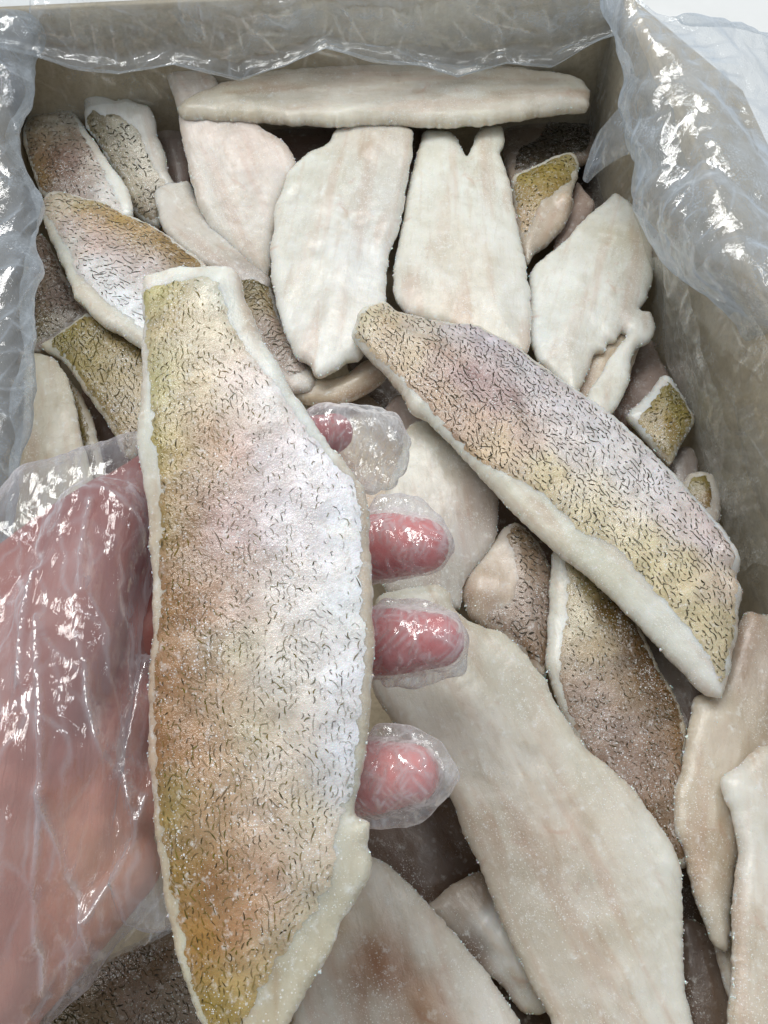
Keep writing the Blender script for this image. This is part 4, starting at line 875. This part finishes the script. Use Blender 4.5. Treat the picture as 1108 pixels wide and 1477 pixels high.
palm = [[(-140,1560,.085,30),(-60,1380,.092,28),(20,1230,.094,25),(70,1100,.096,22)],
        [(-100,1330,.10,30),(-30,1150,.104,27),(20,980,.104,22),(60,870,.104,17)],
        [(60,1300,.088,22),(120,1200,.090,20),(140,1060,.090,18),(150,900,.092,15)],
        [(-60,930,.098,24),(40,850,.103,17),(110,775,.105,13.5),(160,735,.104,12)],
        [(20,1370,.086,20),(120,1290,.090,15),(180,1250,.090,11)]]
person = bpy.data.objects.new('person', None); COL.objects.link(person)
tag(person, 'hand in a crinkled clear plastic glove holding up a fillet from behind', 'person')
hv, hn, hf = remeshed(capsules(list(fingers.values())+[thumb]+palm), .0013, 12)
tips = np.array([at(x, y, z) for x, y, z in ((600,785,.095),(620,925,.1),(585,1112,.1),(480,620,.095),(200,730,.1),(100,1000,.12),(60,1300,.1),(-40,1200,.1),(160,1280,.1),(60,1420,.09))])
hcol = idw(hv, tips, np.array([hexc(h) for h in ('cc7272', 'c66c6e', 'd48684', 'b46468', '8e504a', 'a06a62', 'c48878', 'b87e72', 'cc9c84', 'cc9280')]), .012)
mesh_obj('hand', hv, hf, M_HAND, person, cols=hcol)
# glove: looser body over the palm and thumb, tight crinkled tips
def ridge(v, n, lines, w, h):
    """raised pleats along picture-free 3-D polylines: folds in the film"""
    fold_ = np.zeros(len(v))
    for ln in lines:
        P = np.array([at(x, y, z) for x, y, z in ln])[:, :2]; d = np.full(len(v), 9.0)
        for a, b in zip(P[:-1], P[1:]):
            t = np.clip(((v[:, :2]-a)@(b-a))/((b-a)@(b-a)), 0, 1); d = np.minimum(d, np.linalg.norm(v[:, :2]-(a+t[:, None]*(b-a)), axis=1))
        up = np.clip(n[:, 2]*1.5, 0, 1)
        v = v+np.c_[np.zeros((len(v), 2)), h*np.exp(-np.abs(d)/w)*up]
        fold_ = np.maximum(fold_, np.exp(-(d/(w*.45))**2)*(n[:, 2] > -.2)*np.clip(.75+perlin3(v, 60, 77), 0, 1))
    return v, fold_
def crinkle(v, n, amp, seed, sc, ks=6, bias=(1, 1, 1), warp=.005):
    rs = np.random.default_rng(seed); h = np.zeros(len(v)); fd = np.zeros(len(v))
    w = np.stack([perlin3(v, 60, seed), perlin3(v, 60, seed+3), perlin3(v, 60, seed+5)], 1)*warp+np.stack([perlin3(v, 170, seed+6), perlin3(v, 170, seed+7), perlin3(v, 170, seed+8)], 1)*warp*.3
    for k in range(ks):
        d = rs.normal(0, 1, 3)*np.array(bias); d /= np.linalg.norm(d); f = sc*1.25**k*rs.uniform(.8, 1.25)
        tri_ = np.abs((((v+w)@d)*f+rs.uniform(0, 9)) % 1-.5)*2
        m = np.clip(perlin3(v, sc*1.3, seed+20+k)*1.5+.15, 0, 1)
        h += tri_**1.2*m*amp/(1.3**k)
        fd = np.maximum(fd, np.clip(1-(1-tri_)*.5/(f*.0008), 0, 1)*np.clip(m*1.8-.4, 0, 1))
    return v+n*(h+amp*.1)[:, None], fd
body = [thumb[:4]]+palm+[[(205,668,.100,9),(150,700,.106,12),(90,735,.106,14),(40,790,.106,16),(0,860,.106,20)],
        [(150,760,.112,13),(110,900,.117,16),(60,1080,.116,20),(30,1200,.108,23),(-30,1360,.096,24)],
        [(215,1000,.098,9),(205,1150,.096,10),(215,1280,.094,8)]]
gv, gn, gf = remeshed(capsules(body, .0020), .0008, 30)
gv, gfold = crinkle(gv, gn, .0026, 41, 26, 9, (1, .32, .5), .0035)
gv, gf2 = ridge(gv, gn, [[(52,830,.13),(44,900,.13),(48,1000,.13)], [(66,900,.13),(74,1000,.13),(76,1080,.13),(66,1180,.13),(56,1300,.12),(52,1440,.11)],
                    [(130,720,.13),(122,800,.13),(126,860,.13)], [(130,960,.13),(130,1010,.13),(144,1080,.13),(162,1140,.13),(180,1180,.12)],
                    [(200,940,.12),(186,1010,.12),(170,1080,.12),(178,1150,.12)], [(212,1150,.11),(190,1220,.11),(150,1280,.11),(120,1330,.11)],
                    [(88,1160,.12),(100,1240,.12),(112,1330,.11),(118,1390,.11)]], .0015, .0038)
glove = mesh_obj('glove', gv, gf, M_GLOVE, person, fl={'fold': np.maximum(gfold*.6, gf2)})
tipch = [[(455,640,.087,11),(470,628,.092,11),(505,632,.092,11),(545,640,.088,10),(560,655,.085,7)], fingers['middle'][2:], fingers['ring'][2:], fingers['little'][2:]]
# loose film standing off the finger ends: thin flaps from the finger axis to the film's outline
loose = [[(470,628,.090,8),(500,600,.088,4),(545,600,.086,3)], [(500,640,.088,8),(560,612,.086,4),(578,640,.085,3)], [(505,640,.088,8),(560,662,.085,6),(572,672,.084,3)], [(500,650,.086,8),(525,680,.084,6),(535,700,.083,3)], [(490,640,.086,8),(495,660,.084,7),(505,690,.083,4)], [(530,650,.086,7),(550,680,.084,5),(558,692,.083,3)]], \
  [[(540,790,.092,8),(545,745,.091,3.5),(548,722,.091,1.6)], [(565,790,.092,8),(572,745,.092,3.5),(578,722,.092,1.6)], [(585,790,.093,7),(598,748,.093,3.5),(602,728,.093,1.6)], [(548,724,.091,1.6),(578,722,.092,1.6),(602,728,.093,1.6),(630,752,.094,1.8),(644,780,.095,2)], [(600,792,.095,7),(628,760,.094,3)], [(600,792,.095,7),(640,790,.094,3)], [(545,760,.091,4),(610,755,.093,4)]], \
  [[(560,925,.092,8),(560,885,.092,3.5),(556,874,.092,1.8)], [(590,925,.094,8),(600,884,.094,3.5),(604,874,.094,1.8)], [(620,925,.096,7),(640,895,.096,3),(650,892,.096,1.8)], [(620,925,.096,7),(656,918,.096,3),(664,918,.096,2)], [(610,930,.095,7),(640,958,.093,3),(662,962,.092,1.8)], [(560,930,.092,8),(570,972,.09,3),(560,982,.09,1.8)], [(600,935,.093,7),(620,972,.091,2.5)], [(556,874,.092,1.8),(604,874,.094,1.8),(650,892,.096,1.8),(666,920,.096,1.8),(662,962,.092,1.8),(620,974,.091,1.8),(560,982,.09,1.8)]], \
  [[(540,1120,.094,8),(545,1075,.094,3.5),(548,1055,.094,1.8)], [(570,1120,.097,7),(582,1076,.097,3.5),(590,1058,.097,1.8)], [(584,1115,.099,7),(618,1085,.098,3),(630,1078,.097,1.8)], [(584,1118,.099,6),(630,1112,.099,3),(648,1120,.098,2)], [(575,1125,.097,7),(618,1146,.095,3),(640,1136,.096,2)], [(560,1128,.095,8),(595,1168,.092,3),(605,1176,.091,1.8)], [(530,1130,.094,8),(530,1170,.09,3.5),(522,1180,.09,1.8)], [(548,1055,.094,1.8),(590,1058,.097,1.8),(630,1078,.097,1.8),(650,1120,.098,1.8),(640,1138,.096,1.8),(605,1176,.091,1.8),(560,1182,.09,1.8),(522,1180,.09,1.8)]]
for ch, nm, lo_ in zip(tipch, 'abcd', loose):
    v, n, f = remeshed(capsules([ch]+lo_, .0006), .0005, 40)
    v, tf_ = crinkle(v, n, .0011, ord(nm), 60, 6, (1, 1, 1), .002)
    _, t2 = crinkle(v, n, 0, ord(nm)+50, 120, 8, (1, .6, 1), .0012); tf_ = np.maximum(tf_*.7, t2*.75)
    mesh_obj('fingertip_film', v, f, M_TIP, glove, fl={'fold': tf_})
cuff = [[(215,1225,.094),(236,1280,.088),(249,1342,.080)], [(170,1260,.098),(190,1330,.088),(206,1362,.078)],
        [(110,1290,.102),(140,1350,.09),(160,1384,.078)], [(60,1310,.104),(95,1375,.092),(122,1402,.078)],
        [(20,1340,.104),(50,1410,.092),(80,1440,.08)], [(-30,1380,.10),(10,1450,.09),(22,1482,.08)], [(-80,1420,.10),(-40,1500,.09),(-30,1540,.08)]]
g5 = crumple(spline_grid(cuff, 120, 60), .0016, 51, 36)
sheets_obj('cuff', [g5], M_GLOVE, glove)
